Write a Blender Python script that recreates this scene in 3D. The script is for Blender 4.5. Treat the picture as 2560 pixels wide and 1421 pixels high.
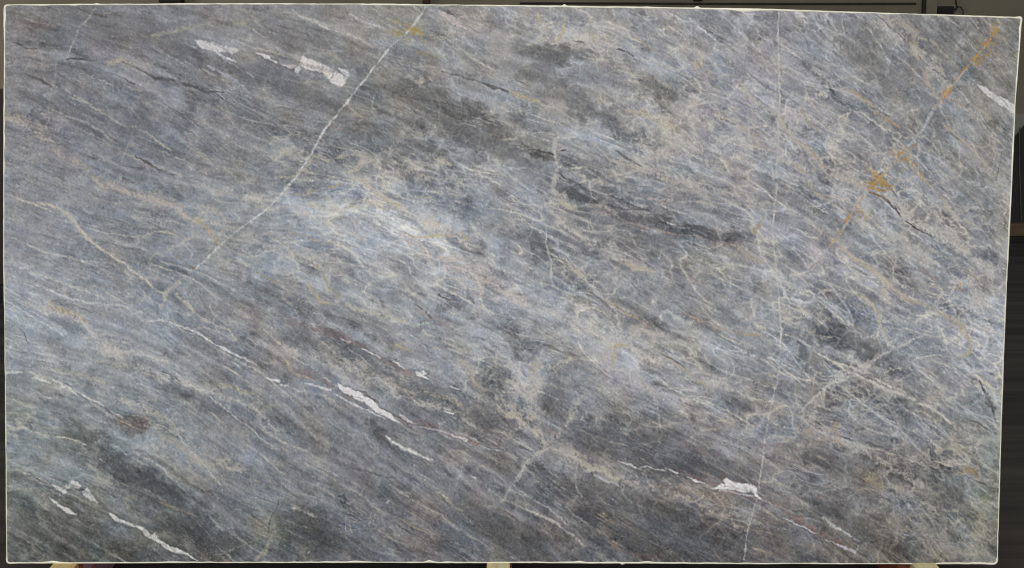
import bpy, bmesh, math, random
import numpy as np

# ------------------------------------------------------------------ camera, light, exposure
F_PX = 3600.0                      # focal length in photograph pixels (photo 2560 x 1421)
CX, CY = 1280.0, 710.5
PITCH = math.radians(9.0)
LEAN = math.radians(5.0)
CAM = np.array([0.0, -4.24, 1.69])
SLAB_Z = 0.15                      # underside of the slab: top of the timbers
FWD = np.array([0.0, math.cos(PITCH), -math.sin(PITCH)])
UPV = np.array([0.0, math.sin(PITCH), math.cos(PITCH)])

scene = bpy.context.scene
for o in list(bpy.data.objects):
    bpy.data.objects.remove(o)
COL = scene.collection

cam_data = bpy.data.cameras.new('camera')
cam_data.sensor_width = 36.0
cam_data.lens = F_PX / 2560.0 * 36.0
cam_data.clip_start = 0.05
cam_data.clip_end = 200
cam = bpy.data.objects.new('camera', cam_data)
cam.location = CAM
cam.rotation_euler = (math.pi / 2 - PITCH, 0, 0)
COL.objects.link(cam)
scene.camera = cam

world = bpy.data.worlds.new('World')
scene.world = world
world.use_nodes = True
wb = world.node_tree.nodes['Background']
wb.inputs['Color'].default_value = (0.80, 0.90, 1.0, 1)
wb.inputs['Strength'].default_value = 0.20

def area_light(name, loc, target, sx, sy, power, colour):
    ld = bpy.data.lights.new(name, 'AREA')
    ld.shape = 'RECTANGLE'
    ld.size, ld.size_y = sx, sy
    ld.energy = power
    ld.color = colour
    o = bpy.data.objects.new(name, ld)
    o.location = loc
    d = np.array(target, float) - np.array(loc, float)
    o.rotation_euler = (math.atan2(math.hypot(d[0], d[1]), -d[2]), 0, math.atan2(d[1], d[0]) - math.pi / 2)
    COL.objects.link(o)
    return o

# daylight through the wide open side of the shed, behind and above the photographer
area_light('shed_daylight', (-0.6, -7.5, 5.2), (0, 0, 1.25), 8.0, 3.6, 860.0, (1.0, 0.985, 0.96))

# added fill lamp, out of view on the left, brightens the far wall
area_light('left_wall_fill', (-9.5, 7.5, 2.4), (-4.5, 15.0, 1.6), 2.6, 3.2, 150.0, (1.0, 0.97, 0.92))

scene.view_settings.view_transform = 'Standard'
scene.view_settings.look = 'None'
scene.view_settings.exposure = 0.0
scene.view_settings.gamma = 1.0
scene.cycles.use_denoising = False
scene.cycles.filter_width = 1.1
scene.cycles.max_bounces = 5
scene.cycles.diffuse_bounces = 3

# ------------------------------------------------------------------ helpers
def ray(x, y):
    a = (np.asarray(x, float) - CX) / F_PX
    b = -(np.asarray(y, float) - CY) / F_PX
    d = np.stack([a, b * UPV[1] + FWD[1], b * UPV[2] + FWD[2]], -1)
    return d

N_SLAB = np.array([0.0, -math.cos(LEAN), math.sin(LEAN)])
def on_slab(x, y, proud=0.0):
    """photo pixel -> point on the leaning face of the slab (proud metres in front of it)"""
    d = ray(x, y)
    p0 = np.array([0.0, 0.0, SLAB_Z]) + N_SLAB * proud
    t = ((p0 - CAM) @ N_SLAB) / (d @ N_SLAB)
    return CAM + d * t[..., None]

def at_depth(x, y, Y):
    d = ray(x, y)
    t = (Y - CAM[1]) / d[..., 1]
    return CAM + d * np.asarray(t)[..., None]

def on_floor(x, y, z=0.0):
    d = ray(x, y)
    t = (z - CAM[2]) / d[..., 2]
    return CAM + d * np.asarray(t)[..., None]

def link(name, me, mat, parent=None):
    o = bpy.data.objects.new(name, me)
    if mat is not None and not me.materials:
        me.materials.append(mat)
    COL.objects.link(o)
    o.parent = parent
    return o

def bm_object(name, bm, mat, parent=None, smooth=False):
    me = bpy.data.meshes.new(name)
    bmesh.ops.recalc_face_normals(bm, faces=bm.faces)
    bm.to_mesh(me)
    bm.free()
    if smooth:
        for p in me.polygons:
            p.use_smooth = True
    return link(name, me, mat, parent)

def empty(name, loc=(0, 0, 0)):
    o = bpy.data.objects.new(name, None)
    o.location = loc
    o.empty_display_size = 0.1
    COL.objects.link(o)
    return o

def tag(o, label=None, cat=None, group=None, kind=None):
    if label: o['label'] = label
    if cat: o['category'] = cat
    if group: o['group'] = group
    o['kind'] = kind or 'thing'
    return o

def box(bm, x0, x1, y0, y1, z0, z1, bevel=0.0, jitter=0.0, rng=None, mat3=None):
    vs = []
    for z in (z0, z1):
        for (x, y) in ((x0, y0), (x1, y0), (x1, y1), (x0, y1)):
            j = [rng.uniform(-jitter, jitter) for _ in range(3)] if rng else (0, 0, 0)
            vs.append(bm.verts.new((x + j[0], y + j[1], z + j[2])))
    fs = [(3, 2, 1, 0), (4, 5, 6, 7), (0, 1, 5, 4), (1, 2, 6, 5), (2, 3, 7, 6), (3, 0, 4, 7)]
    faces = [bm.faces.new([vs[i] for i in f]) for f in fs]
    if bevel > 0:
        es = list({e for f in faces for e in f.edges})
        bmesh.ops.bevel(bm, geom=es, offset=bevel, segments=2, affect='EDGES', profile=0.6)
    return vs

def tube(bm, pts, r, seg=8):
    pts = [np.array(p, float) for p in pts]
    rings = []
    for i, p in enumerate(pts):
        a = pts[max(i - 1, 0)]; b = pts[min(i + 1, len(pts) - 1)]
        t = (b - a) / np.linalg.norm(b - a)
        ref = np.array([0, 0, 1.0]) if abs(t[2]) < 0.9 else np.array([1.0, 0, 0])
        u = np.cross(t, ref); u /= np.linalg.norm(u)
        v = np.cross(t, u)
        rings.append([bm.verts.new(p + r * (math.cos(k * 2 * math.pi / seg) * u + math.sin(k * 2 * math.pi / seg) * v)) for k in range(seg)])
    for i in range(len(rings) - 1):
        for k in range(seg):
            bm.faces.new((rings[i][k], rings[i][(k + 1) % seg], rings[i + 1][(k + 1) % seg], rings[i + 1][k]))
    bm.faces.new(rings[0]); bm.faces.new(list(reversed(rings[-1])))

def s2l(c):
    c = np.asarray(c, float) / 255.0
    return np.where(c <= 0.04045, c / 12.92, ((c + 0.055) / 1.055) ** 2.4)

def rgb(r, g, b):
    return tuple(float(v) for v in s2l((r, g, b))) + (1.0,)

def mottled(name, c1, c2, scale, rough=0.6, stretch=(1, 1, 1), detail=6.0, bump=0.0, c3=None, metallic=0.0, spec=0.4):
    m = bpy.data.materials.new(name)
    m.use_nodes = True
    nt = m.node_tree
    bs = nt.nodes['Principled BSDF']
    tc = nt.nodes.new('ShaderNodeTexCoord')
    mp = nt.nodes.new('ShaderNodeMapping')
    mp.inputs['Scale'].default_value = stretch
    nt.links.new(tc.outputs['Object'], mp.inputs['Vector'])
    n = nt.nodes.new('ShaderNodeTexNoise')
    n.inputs['Scale'].default_value = scale
    n.inputs['Detail'].default_value = detail
    n.inputs['Roughness'].default_value = 0.62
    nt.links.new(mp.outputs['Vector'], n.inputs['Vector'])
    r = nt.nodes.new('ShaderNodeValToRGB')
    r.color_ramp.elements[0].position = 0.32
    r.color_ramp.elements[0].color = c1
    r.color_ramp.elements[1].position = 0.68
    r.color_ramp.elements[1].color = c2
    if c3 is not None:
        e = r.color_ramp.elements.new(0.78)
        e.color = c3
    nt.links.new(n.outputs['Fac'], r.inputs['Fac'])
    nt.links.new(r.outputs['Color'], bs.inputs['Base Color'])
    bs.inputs['Roughness'].default_value = rough
    bs.inputs['Metallic'].default_value = metallic
    bs.inputs['Specular IOR Level'].default_value = spec
    if bump > 0:
        b = nt.nodes.new('ShaderNodeBump')
        b.inputs['Strength'].default_value = bump
        b.inputs['Distance'].default_value = 0.004
        nt.links.new(n.outputs['Fac'], b.inputs['Height'])
        nt.links.new(b.outputs['Normal'], bs.inputs['Normal'])
    return m

# ------------------------------------------------------------------ setting: floor and wall
WALL_Y = 15.0
m_floor = mottled('dark_concrete', rgb(46, 42, 37), rgb(80, 74, 66), 2.4, rough=0.75, stretch=(0.12, 1.6, 1), detail=10, bump=0.1, c3=rgb(104, 95, 84), spec=0.2)
bm = bmesh.new()
box(bm, -14, 14, -9, WALL_Y + 0.3, -0.2, 0.0)
tag(bm_object('floor', bm, m_floor), kind='structure')
m_wall = mottled('beige_plaster', rgb(136, 125, 107), rgb(154, 143, 124), 0.9, rough=0.9, detail=5, spec=0.1)
bm = bmesh.new()
box(bm, -14, 14, WALL_Y, WALL_Y + 0.25, 0.0, 6.0)
tag(bm_object('back_wall', bm, m_wall), kind='structure')

# ------------------------------------------------------------------ the stone pattern (photo-pixel canvas, 2 px cells)
S = 2.0
W, H = 1281, 711
rs = np.random.RandomState(7)
GX, GY = np.meshgrid(np.arange(W) * S, np.arange(H) * S)

def vnoise(cell_x, cell_y, seed, ox=None, oy=None):
    """smooth value noise, cell size in px, about -1..1"""
    r = np.random.RandomState(seed)
    x = (GX if ox is None else ox) / cell_x
    y = (GY if oy is None else oy) / cell_y
    x0 = np.floor(x).astype(int); y0 = np.floor(y).astype(int)
    fx = x - x0; fy = y - y0
    fx = fx * fx * fx * (fx * (fx * 6 - 15) + 10); fy = fy * fy * fy * (fy * (fy * 6 - 15) + 10)
    x0 -= x0.min(); y0 -= y0.min()
    lat = r.rand(y0.max() + 2, x0.max() + 2) * 2 - 1
    a = lat[y0, x0] * (1 - fx) + lat[y0, x0 + 1] * fx
    b = lat[y0 + 1, x0] * (1 - fx) + lat[y0 + 1, x0 + 1] * fx
    return a * (1 - fy) + b * fy

def fbm(cell, seed, octv=5, gain=0.55, ox=None, oy=None, aniso=1.0):
    out = 0.0; amp = 1.0; tot = 0.0
    for k in range(octv):
        out = out + amp * vnoise(cell * aniso / 2 ** k, cell / 2 ** k, seed + 31 * k, ox, oy)
        tot += amp * amp; amp *= gain
        if cell / 2 ** k < 3: break
    out = out / math.sqrt(tot)
    return out / (out.std() + 1e-6)          # unit variance

def sstep(a, b, x):
    t = np.clip((x - a) / (b - a), 0, 1)
    return t * t * (3 - 2 * t)

# bedding direction (degrees below the horizontal, falling to the right)
ANG = np.array([[20, 20, 22, 25, 34, 40, 41],
                [21, 22, 20, 24, 34, 40, 41],
                [19, 19, 16, 20, 26, 37, 39],
                [22, 24, 25, 28, 28, 34, 36],
                [30, 28, 27, 26, 26, 29, 33],
                [38, 35, 28, 24, 25, 31, 34]], float)
def grid_field(A):
    ny, nx = A.shape
    u = GX / 2560 * (nx - 1); v = GY / 1421 * (ny - 1)
    u = np.clip(u, 0, nx - 1.001); v = np.clip(v, 0, ny - 1.001)
    x0 = u.astype(int); y0 = v.astype(int)
    fx = u - x0; fy = v - y0
    fx = fx * fx * (3 - 2 * fx); fy = fy * fy * (3 - 2 * fy)
    return (A[y0, x0] * (1 - fx) + A[y0, x0 + 1] * fx) * (1 - fy) + (A[y0 + 1, x0] * (1 - fx) + A[y0 + 1, x0 + 1] * fx) * fy
TH = np.radians(grid_field(ANG) + 6.0 * fbm(260, 11, 3) + 3.0 * fbm(70, 12, 2))
CT, ST = np.cos(TH), np.sin(TH)
IX, IY = np.meshgrid(np.arange(W), np.arange(H))

def lic(src, length, step=1.0):
    """smear a noise along the bedding, length in cells each way"""
    acc = src.copy(); wsum = 1.0
    for sgn in (1, -1):
        x = IX.astype(float); y = IY.astype(float)
        n = int(length / step)
        for k in range(1, n + 1):
            xi = np.clip(x, 0, W - 1).astype(int); yi = np.clip(y, 0, H - 1).astype(int)
            x += sgn * step * CT[yi, xi]; y += sgn * step * ST[yi, xi]
            xi = np.abs(np.rint(x).astype(int)); yi = np.abs(np.rint(y).astype(int))
            xi = np.where(xi > W - 1, 2 * (W - 1) - xi, xi); yi = np.where(yi > H - 1, 2 * (H - 1) - yi, yi)
            w = 0.5 + 0.5 * math.cos(math.pi * k / (n + 1))
            acc += w * src[yi, xi]
            if sgn == 1: wsum += 2 * w
    acc /= wsum
    return (acc - acc.mean()) / acc.std()

white = rs.randn(H, W)
streak_fine = lic(white, 9)
streak_mid = lic(vnoise(5, 5, 21) + 0.5 * rs.randn(H, W), 26, 1.5)
streak_wide = lic(fbm(22, 22, 3), 55, 2.0)
band = lic(fbm(60, 23, 3), 130, 4.0)
cloud = fbm(170, 24, 6, 0.6)
mott = lic(fbm(34, 25, 5, 0.65), 9)
mott2 = lic(fbm(16, 26, 4, 0.7), 5)
grain = rs.randn(H, W)
# soften the grain a little so that it reads as crystals and not as pixels
grain2 = (grain + np.roll(grain, 1, 0) + np.roll(grain, 1, 1) + np.roll(grain, (1, 1), (0, 1))) / 2.0
WX = 5.0 * fbm(60, 41, 5, 0.6); WY = 5.0 * fbm(60, 42, 5, 0.6)
RX = 1.6 * fbm(10, 43, 3, 0.7); RY = 1.6 * fbm(10, 44, 3, 0.7)
breakup = fbm(26, 45, 4, 0.7)

# overall tint of the rock by region, light falloff towards the bottom included (read off the photograph on an 9 x 6 lattice)
def lattice(rows):
    a = np.array(rows, float)
    return np.stack([grid_field(a[..., k]) for k in range(3)], -1)
TINT = lattice([
    [(112,111,112),(114,114,118),(120,120,122),(126,125,124),(138,137,138),(138,138,140),(136,136,140),(128,129,131),(112,112,110)],
    [(122,122,126),(116,118,126),(118,119,122),(118,118,118),(128,129,131),(136,136,137),(138,138,143),(130,131,134),(128,127,124)],
    [(132,134,140),(122,126,132),(130,134,138),(148,151,155),(136,138,142),(122,123,127),(138,138,140),(134,135,137),(138,137,136)],
    [(136,140,145),(131,136,142),(124,125,129),(134,137,142),(138,141,145),(134,135,137),(134,136,139),(128,130,133),(144,145,150)],
    [(126,132,132),(120,125,128),(116,119,123),(112,113,117),(122,122,125),(120,120,123),(126,125,127),(124,123,123),(132,134,132)],
    [(92,94,90),(90,92,91),(97,99,101),(104,105,109),(98,98,100),(94,94,95),(100,98,98),(104,102,99),(112,112,104)],
])

TINT = TINT + grid_field(np.array([[8,10,12,15,16,8],[8,9,12,14,16,14],[12,12,16,12,14,14],[12,11,11,13,14,16],[5,4,2,1,3,8],[-3,-3,-2,-3,-1,2]], float))[..., None] + np.array([5.7, 5.6, 6.0])
col = TINT.copy()
bedded = grid_field(np.array([[.8,.8,.8,.6,.8,.8],[1,1,.9,.7,.7,.7],[1.1,1,.7,.9,.8,.7],[1,1.2,1.1,.8,.7,.6],[1,1.1,1,1.2,1,.7],[1.2,1,.8,1.1,1.1,.8]], float))
streak_long = lic(vnoise(4, 4, 27) + .6 * vnoise(9, 9, 28), 80, 2.0)
streak_vlong = lic(vnoise(12, 12, 29), 170, 4.0)
tone = (1.8 * streak_fine + 1.6 * streak_mid + 2.6 * streak_wide + 2.8 * band + 2.4 * cloud + 3.2 * mott + 2.8 * mott2
        + bedded * (1.6 * streak_long + 5.4 * streak_vlong))
TGT = TINT.copy()
col += tone[..., None] * np.array([1.0, 1.0, 1.02])
# frost of pale crystals and small dark flecks
fl1 = lic(fbm(11, 81, 3, .8), 4); fl2 = lic(fbm(18, 82, 3, .8), 6); fl3 = lic(fbm(7, 83, 2, .9), 3)
frost_area = sstep(-1.2, 1.0, fbm(140, 84, 4) + .3 * cloud)
col += ((sstep(.3, 2.0, fl1) * 11 + sstep(.6, 2.2, fl3) * 13) * (.35 + .65 * frost_area) - 3)[..., None] * np.array([1.0, .99, .97])
col -= ((sstep(.7, 1.9, fl2) * 13 + sstep(.9, 2.0, fl3 - .5 * fl1) * 8) - 2)[..., None] * np.array([1.0, .99, .93])
# hue drift: blue-violet, warm grey, grey-green
h1 = lic(fbm(90, 51, 4), 30, 2.0); h2 = lic(fbm(60, 52, 4), 20, 2.0); h3 = fbm(30, 53, 4)
col += h1[..., None] * np.array([-1.0, 0.0, 1.5]) + h2[..., None] * np.array([1.3, -0.2, -1.5]) + h3[..., None] * np.array([0.5, 0.5, -0.6])

def blend(mask, colour, sl=None):
    global col
    c = np.asarray(colour, float)
    if sl is None:
        col += (c - col) * mask[..., None]
    else:
        col[sl] += (c - col[sl]) * mask[..., None]

def shade(mask, colour, sl):
    """another rock tone that keeps the texture already there"""
    ratio = np.asarray(colour, float) / TINT[sl]
    col[sl] *= 1 + mask[..., None] * (ratio - 1)

def window(x0, y0, x1, y1):
    i0 = max(int(x0 / S) - 1, 0); i1 = min(int(x1 / S) + 2, W)
    j0 = max(int(y0 / S) - 1, 0); j1 = min(int(y1 / S) + 2, H)
    return None if i0 >= i1 or j0 >= j1 else (slice(j0, j1), slice(i0, i1))

def blob(cx, cy, rl, rw, ang, colour, alpha, rough=0.6, hard=0.0):
    """an elongated cloud of another tone, its rim broken by noise"""
    R = 1.9 * max(rl, rw)
    sl = window(cx - R, cy - R, cx + R, cy + R)
    if sl is None: return
    a = math.radians(ang)
    dx = GX[sl] + WX[sl] * 1.5 + 1.5 * RX[sl] - cx; dy = GY[sl] + WY[sl] * 1.5 + 1.5 * RY[sl] - cy
    u = (dx * math.cos(a) + dy * math.sin(a)) / rl; v = (-dx * math.sin(a) + dy * math.cos(a)) / rw
    d = np.sqrt(u * u + v * v) + rough * 0.22 * (mott[sl] * 0.6 + mott2[sl] * 0.5)
    m = sstep(1.35 - 0.25 * hard, 0.35 + 0.5 * hard, d) * alpha
    ratio = np.asarray(colour, float) / TINT[sl]
    col[sl] *= 1 + m[..., None] * (ratio - 1)
    TGT[sl] *= 1 + m[..., None] * (ratio - 1)

def poly_dist(P, sl, wx=1.0, rx=1.0):
    """distance to a polyline and the parameter along it, on the warped canvas"""
    x = GX[sl] + wx * WX[sl] + rx * RX[sl]; y = GY[sl] + wx * WY[sl] + rx * RY[sl]
    best = np.full(x.shape, 1e9); par = np.zeros(x.shape)
    L = [0.0]
    for i in range(len(P) - 1):
        L.append(L[-1] + math.hypot(P[i + 1][0] - P[i][0], P[i + 1][1] - P[i][1]))
    for i in range(len(P) - 1):
        ax, ay = P[i][:2]; bx, by = P[i + 1][:2]
        ex, ey = bx - ax, by - ay
        q = np.clip(((x - ax) * ex + (y - ay) * ey) / (ex * ex + ey * ey + 1e-9), 0, 1)
        d = np.hypot(x - ax - q * ex, y - ay - q * ey)
        s = d < best
        best = np.where(s, d, best); par = np.where(s, (L[i] + q * (L[i + 1] - L[i])) / L[-1], par)
    return best, par

def vein(P, width, colour, alpha=0.8, soft=1.5, gaps=0.0, wx=0.3, rx=0.4, mask=None, tex=1.0):
    """a mineral vein along P; width is a number or a list spread along it"""
    wmax = max(width) if isinstance(width, (list, tuple)) else width
    pad = wmax + soft * 2 + 14
    xs = [p[0] for p in P]; ys = [p[1] for p in P]
    sl = window(min(xs) - pad, min(ys) - pad, max(xs) + pad, max(ys) + pad)
    if sl is None: return
    d, t = poly_dist(P, sl, wx, rx)
    w = np.interp(t, np.linspace(0, 1, len(width)), width) if isinstance(width, (list, tuple)) else width
    w = w * (1 + 0.28 * breakup[sl])
    m = sstep(w / 2 + soft, w / 2 - soft * 0.6, d)
    if gaps > 0:
        m = m * (.25 + .75 * sstep(-1.4, 0.6, breakup[sl] * 0.55 + mott2[sl] * 0.25 + 1.5 * (1 - gaps) - 0.55))
    if mask is not None:
        mask[sl] = np.maximum(mask[sl], m)
    m = m * np.clip(.84 + tex * (.16 * mott2[sl] + .13 * grain2[sl] + .10 * fl1[sl]), .12, 1.08)
    blend(m * alpha, colour, sl)

def strands(P, width, colour, alpha, gaps, seed):
    """a vein as nature has it: a faint halo and a few hair-thin strands that part and meet"""
    r = random.Random(seed)
    ws = width if isinstance(width, (list, tuple)) else [width]
    wm = max(ws)
    lum = sum(colour) / 3
    halo = tuple(lum * .35 + c * .65 - 8 for c in colour)
    vein(P, [w * 1.9 + 2 for w in ws], halo, alpha * (.34 if wm < 5 else .55), 3.5, gaps + .1, wx=.4, rx=.6)
    n = 1 if wm < 2.2 else (2 if wm < 5 else 3)
    for k in range(n):
        off = 0 if k == 0 else wm * r.uniform(.35, .8) * (1 if k == 1 else -1)
        Q = []
        for (x, y) in P:
            Q.append((x + off * r.uniform(-.3, 1.0) * .5, y + off * r.uniform(.2, 1.0)))
        sh = r.uniform(.9, 1.06)
        vein(Q, [max(w * (.95 if n > 1 else 1.1), .7) for w in ws], tuple(c * sh for c in colour), alpha * (1.0 if k == 0 else .5), 1.2, gaps + (.08 if k else 0), wx=.35 + .1 * k, rx=.45, tex=1.3)

def polygon(P, colour, alpha=0.9, soft=2.0, wx=0.15, rx=0.8, mask=None, keep=False, breaks=0.0):
    pad = 12
    xs = [p[0] for p in P]; ys = [p[1] for p in P]
    sl = window(min(xs) - pad, min(ys) - pad, max(xs) + pad, max(ys) + pad)
    if sl is None: return
    x = GX[sl] + wx * WX[sl] + rx * RX[sl]; y = GY[sl] + wx * WY[sl] + rx * RY[sl]
    inside = np.zeros(x.shape, bool)
    n = len(P)
    for i in range(n):
        ax, ay = P[i]; bx, by = P[(i + 1) % n]
        if ay == by: continue
        c = ((ay > y) != (by > y)) & (x < (bx - ax) * (y - ay) / (by - ay) + ax)
        inside ^= c
    d, _ = poly_dist(list(P) + [P[0]], sl, wx, rx)
    sd = np.where(inside, d, -d)
    m = sstep(-soft, soft * 0.7, sd)
    if not keep:
        m = m * np.clip(.90 + .12 * streak_mid[sl] + .10 * streak_long[sl] + .07 * grain2[sl] + .12 * mott2[sl] + .02 * sd, .2, 1.0)
    if breaks > 0:
        m = m * sstep(-1.6, -0.2, streak_mid[sl] + (1 - breaks) * 1.5 + sd * 0.15)
    if mask is not None:
        mask[sl] = np.maximum(mask[sl], m)
    (shade if keep else blend)(m * alpha, colour, sl)

# ---- broad tones
DK = (92, 93, 97); DB = (86, 90, 98); LT = (160, 163, 170); CR = (184, 176, 164); PK = (188, 178, 174)
for b in [
    (240,70,230,50,18,(104,103,104),.45),(660,205,120,45,22,(94,94,97),.55),(330,320,230,45,26,(98,101,109),.5),(900,250,70,25,15,(96,95,94),.5),
    (1080,270,170,60,24,(98,96,94),.6),(1180,290,90,35,28,(88,86,86),.6),(720,340,110,40,24,(104,107,113),.5),(1010,350,150,35,20,(104,107,112),.5),
    (1380,132,80,34,14,(104,104,104),.7),(1640,240,60,42,36,(110,109,108),.7),(1450,260,150,34,28,(106,106,106),.55),(1520,310,110,24,28,(100,102,107),.5),
    (2360,110,150,60,38,(106,106,104),.6),(2140,130,110,36,40,(110,108,108),.5),(2250,200,130,40,38,(108,109,112),.5),(2130,270,110,30,38,(112,114,118),.5),
    (2060,210,70,10,42,(88,90,99),.7),(2100,240,60,9,42,(88,91,100),.6),(2160,230,50,12,40,(95,97,104),.5),
    (1340,385,60,16,17,(84,85,89),.7),(1440,398,50,20,12,(94,95,100),.6),(1600,545,230,26,16,(86,87,93),.72),(1470,490,90,16,30,(88,89,94),.6),(1790,585,120,20,10,(86,87,92),.6),
    (1560,590,130,34,22,(104,106,108),.5),(1370,620,70,26,26,(98,101,103),.6),(1420,490,60,14,28,(90,91,95),.5),
    (900,420,120,24,14,(108,110,113),.4),(1100,455,150,32,18,(112,116,122),.4),(1140,520,120,26,12,(108,114,122),.45),(770,440,50,22,20,(112,113,116),.5),
    (690,745,90,30,24,(98,98,102),.5),(880,800,170,30,28,(102,101,104),.5),(860,880,160,28,28,(100,102,108),.5),(1000,960,180,36,28,(102,102,105),.5),
    (1240,950,70,50,60,(100,103,108),.55),(1390,1000,60,44,60,(98,100,104),.55),(1200,1070,190,40,24,(98,97,99),.5),
    (560,860,150,26,26,(112,115,122),.4),(420,960,200,34,26,(104,108,114),.5),(560,1030,160,28,28,(100,102,110),.5),
    (1600,1120,180,50,18,(86,87,91),.6),(1700,1170,170,34,16,(84,84,88),.6),(1560,1310,240,60,26,(80,80,84),.6),(1720,1320,160,50,24,(76,77,80),.6),(1450,1230,120,34,24,(86,87,90),.55),
    (1340,1290,80,24,34,(84,86,91),.5),(1500,1060,130,20,10,(90,93,98),.5),
    (390,1220,180,44,30,(78,80,81),.6),(240,1330,190,40,36,(76,78,78),.6),(100,1370,120,40,36,(72,74,73),.55),(520,1340,120,44,20,(74,77,78),.6),(780,1330,120,70,30,(74,77,80),.55),
    (160,1100,150,40,20,(98,103,102),.4),(120,1020,110,30,20,(104,110,110),.35),(60,1310,70,20,36,(120,122,116),.3),
    (2060,830,50,22,28,(74,80,88),.75),(2100,850,80,20,24,(82,87,95),.6),(2180,890,90,20,28,(88,90,98),.6),(2240,930,80,16,30,(84,87,93),.5),
    (2050,1140,120,30,30,(100,102,106),.5),(2180,1160,70,34,30,(90,92,94),.55),(2230,1230,90,34,30,(92,92,94),.5),(2130,1300,130,44,32,(84,84,84),.55),(2330,1190,90,26,30,(90,92,92),.55),(2400,1140,70,20,28,(88,90,94),.5),
    (2350,1250,90,34,30,(86,86,84),.55),(2375,1335,50,22,26,(70,71,68),.65),(2250,1380,90,24,26,(92,90,86),.5),(1960,1340,70,40,30,(80,81,84),.55),(1990,1385,60,20,30,(74,76,80),.5),
    (2080,780,80,40,30,(112,112,112),.4),(2160,790,70,40,30,(106,107,108),.5),(2330,760,110,24,32,(110,112,122),.45),(2470,640,34,22,20,(108,112,118),.6),(2230,1010,110,24,28,(102,104,108),.4),
    # pale clouds
    (900,560,200,60,14,(160,166,174),.6),(800,620,120,24,16,(158,164,174),.5),(1050,620,90,18,20,(160,166,174),.4),(1230,520,110,30,14,(154,162,172),.4),
    (1680,340,60,36,30,(178,172,164),.6),(1400,90,80,16,10,(168,162,152),.5),(1600,130,80,34,36,(158,162,170),.45),(1500,340,80,34,24,(152,158,168),.45),
    (50,730,70,60,20,(158,163,170),.4),(60,800,80,30,24,(154,164,172),.5),(180,850,150,18,24,(154,160,166),.4),(1560,900,90,60,20,(158,158,162),.5),(1590,960,110,34,24,(152,150,158),.4),
    (2420,820,110,90,20,(154,157,164),.55),(2450,1020,70,90,70,(142,146,146),.5),(2240,820,110,36,30,(152,156,166),.45),(2460,1320,40,140,4,(130,132,122),.4),(2450,1210,40,80,20,(134,136,126),.4),
    (560,1110,100,34,20,(138,144,152),.5),(350,1100,120,26,20,(134,142,148),.4),(480,1170,110,24,24,(126,130,136),.4),(680,1310,40,70,100,(140,140,126),.5),(760,1250,90,24,10,(140,140,138),.4),
    (1780,1240,110,36,22,(124,114,106),.5),(1740,1225,60,20,20,(132,124,116),.4),(1920,420,60,90,90,(146,146,150),.4),(2010,620,110,40,34,(150,152,166),.4),(2160,690,110,30,34,(150,152,164),.45),(1760,660,60,26,12,(116,118,108),.5),
    (330,1065,40,26,20,(104,98,96),.7),(1490,350,90,20,20,(150,156,162),.3),(1820,230,60,22,40,(152,152,164),.4),
]:
    if max(b[5]) < 118:                                  # dark layers are drawn out along the bedding
        b = (b[0], b[1], b[2] * 1.25, b[3] * .85, b[4], tuple(min(v + 6, 128) for v in b[5]), b[6] * (.9 if b[0] < 1900 else .6))
    else:
        b = (b[0], b[1], b[2] * 1.1, b[3], b[4], tuple(v + 8 for v in b[5]), b[6] * 1.15)
    blob(*b)

# ---- clasts: darker lenses of rock in a paler web (random, thicker towards the right and the middle)
rr = random.Random(5)
dens = grid_field(np.array([[.1,.12,.25,.7,.9,.8],[.15,.2,.5,.7,.9,.8],[.15,.3,.9,.9,1,.9],[.12,.15,.3,.8,1,1],[.1,.12,.2,.4,.9,1]], float))
count = 0
while count < 800:
    x, y = rr.uniform(10, 2540), rr.uniform(10, 1410)
    j, i = min(int(y / S), H - 1), min(int(x / S), W - 1)
    if rr.random() > dens[j, i]: continue
    count += 1
    base = TINT[j, i]
    l = rr.lognormvariate(2.75, .5); w = l * rr.uniform(.3, .6)
    dk = rr.uniform(.70, .86)
    blob(x, y, l, w, math.degrees(TH[j, i]) + rr.uniform(-8, 8), base * np.array([dk, dk, dk * 1.015]), rr.uniform(.25, .62), rough=1.0, hard=rr.uniform(.3, .95))

# ---- pale crackle web between the clasts (cells stretched along the bedding)
def cellular(cell, aniso, ang, seed):
    r = np.random.RandomState(seed)
    a = math.radians(ang)
    x = GX + 1.6 * WX + .5 * RX; y = GY + 1.6 * WY + .5 * RY
    u = (x * math.cos(a) + y * math.sin(a)) / (cell * aniso); v = (-x * math.sin(a) + y * math.cos(a)) / cell
    iu = np.floor(u).astype(int); iv = np.floor(v).astype(int)
    iu0, iv0 = iu.min() - 1, iv.min() - 1
    px = r.rand(iv.max() - iv0 + 3, iu.max() - iu0 + 3); py = r.rand(*px.shape)
    f1 = np.full(u.shape, 9.0); f2 = f1.copy()
    for dj in (-1, 0, 1):
        for di in (-1, 0, 1):
            a_, b_ = iv - iv0 + dj, iu - iu0 + di
            d = np.hypot((iu + di + px[a_, b_] - u), (iv + dj + py[a_, b_] - v))
            lo = d < f1
            f2 = np.where(lo, f1, np.minimum(f2, d)); f1 = np.where(lo, d, f1)
    return f2 - f1
webmask = grid_field(np.array([[.15,.15,.3,.6,.6,.5],[.2,.3,.6,.6,.7,.6],[.3,.4,.9,.7,.7,.7],[.3,.3,.4,.7,.9,.8],[.4,.3,.3,.5,.8,.9],[.5,.4,.3,.3,.6,.9]], float))
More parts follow.
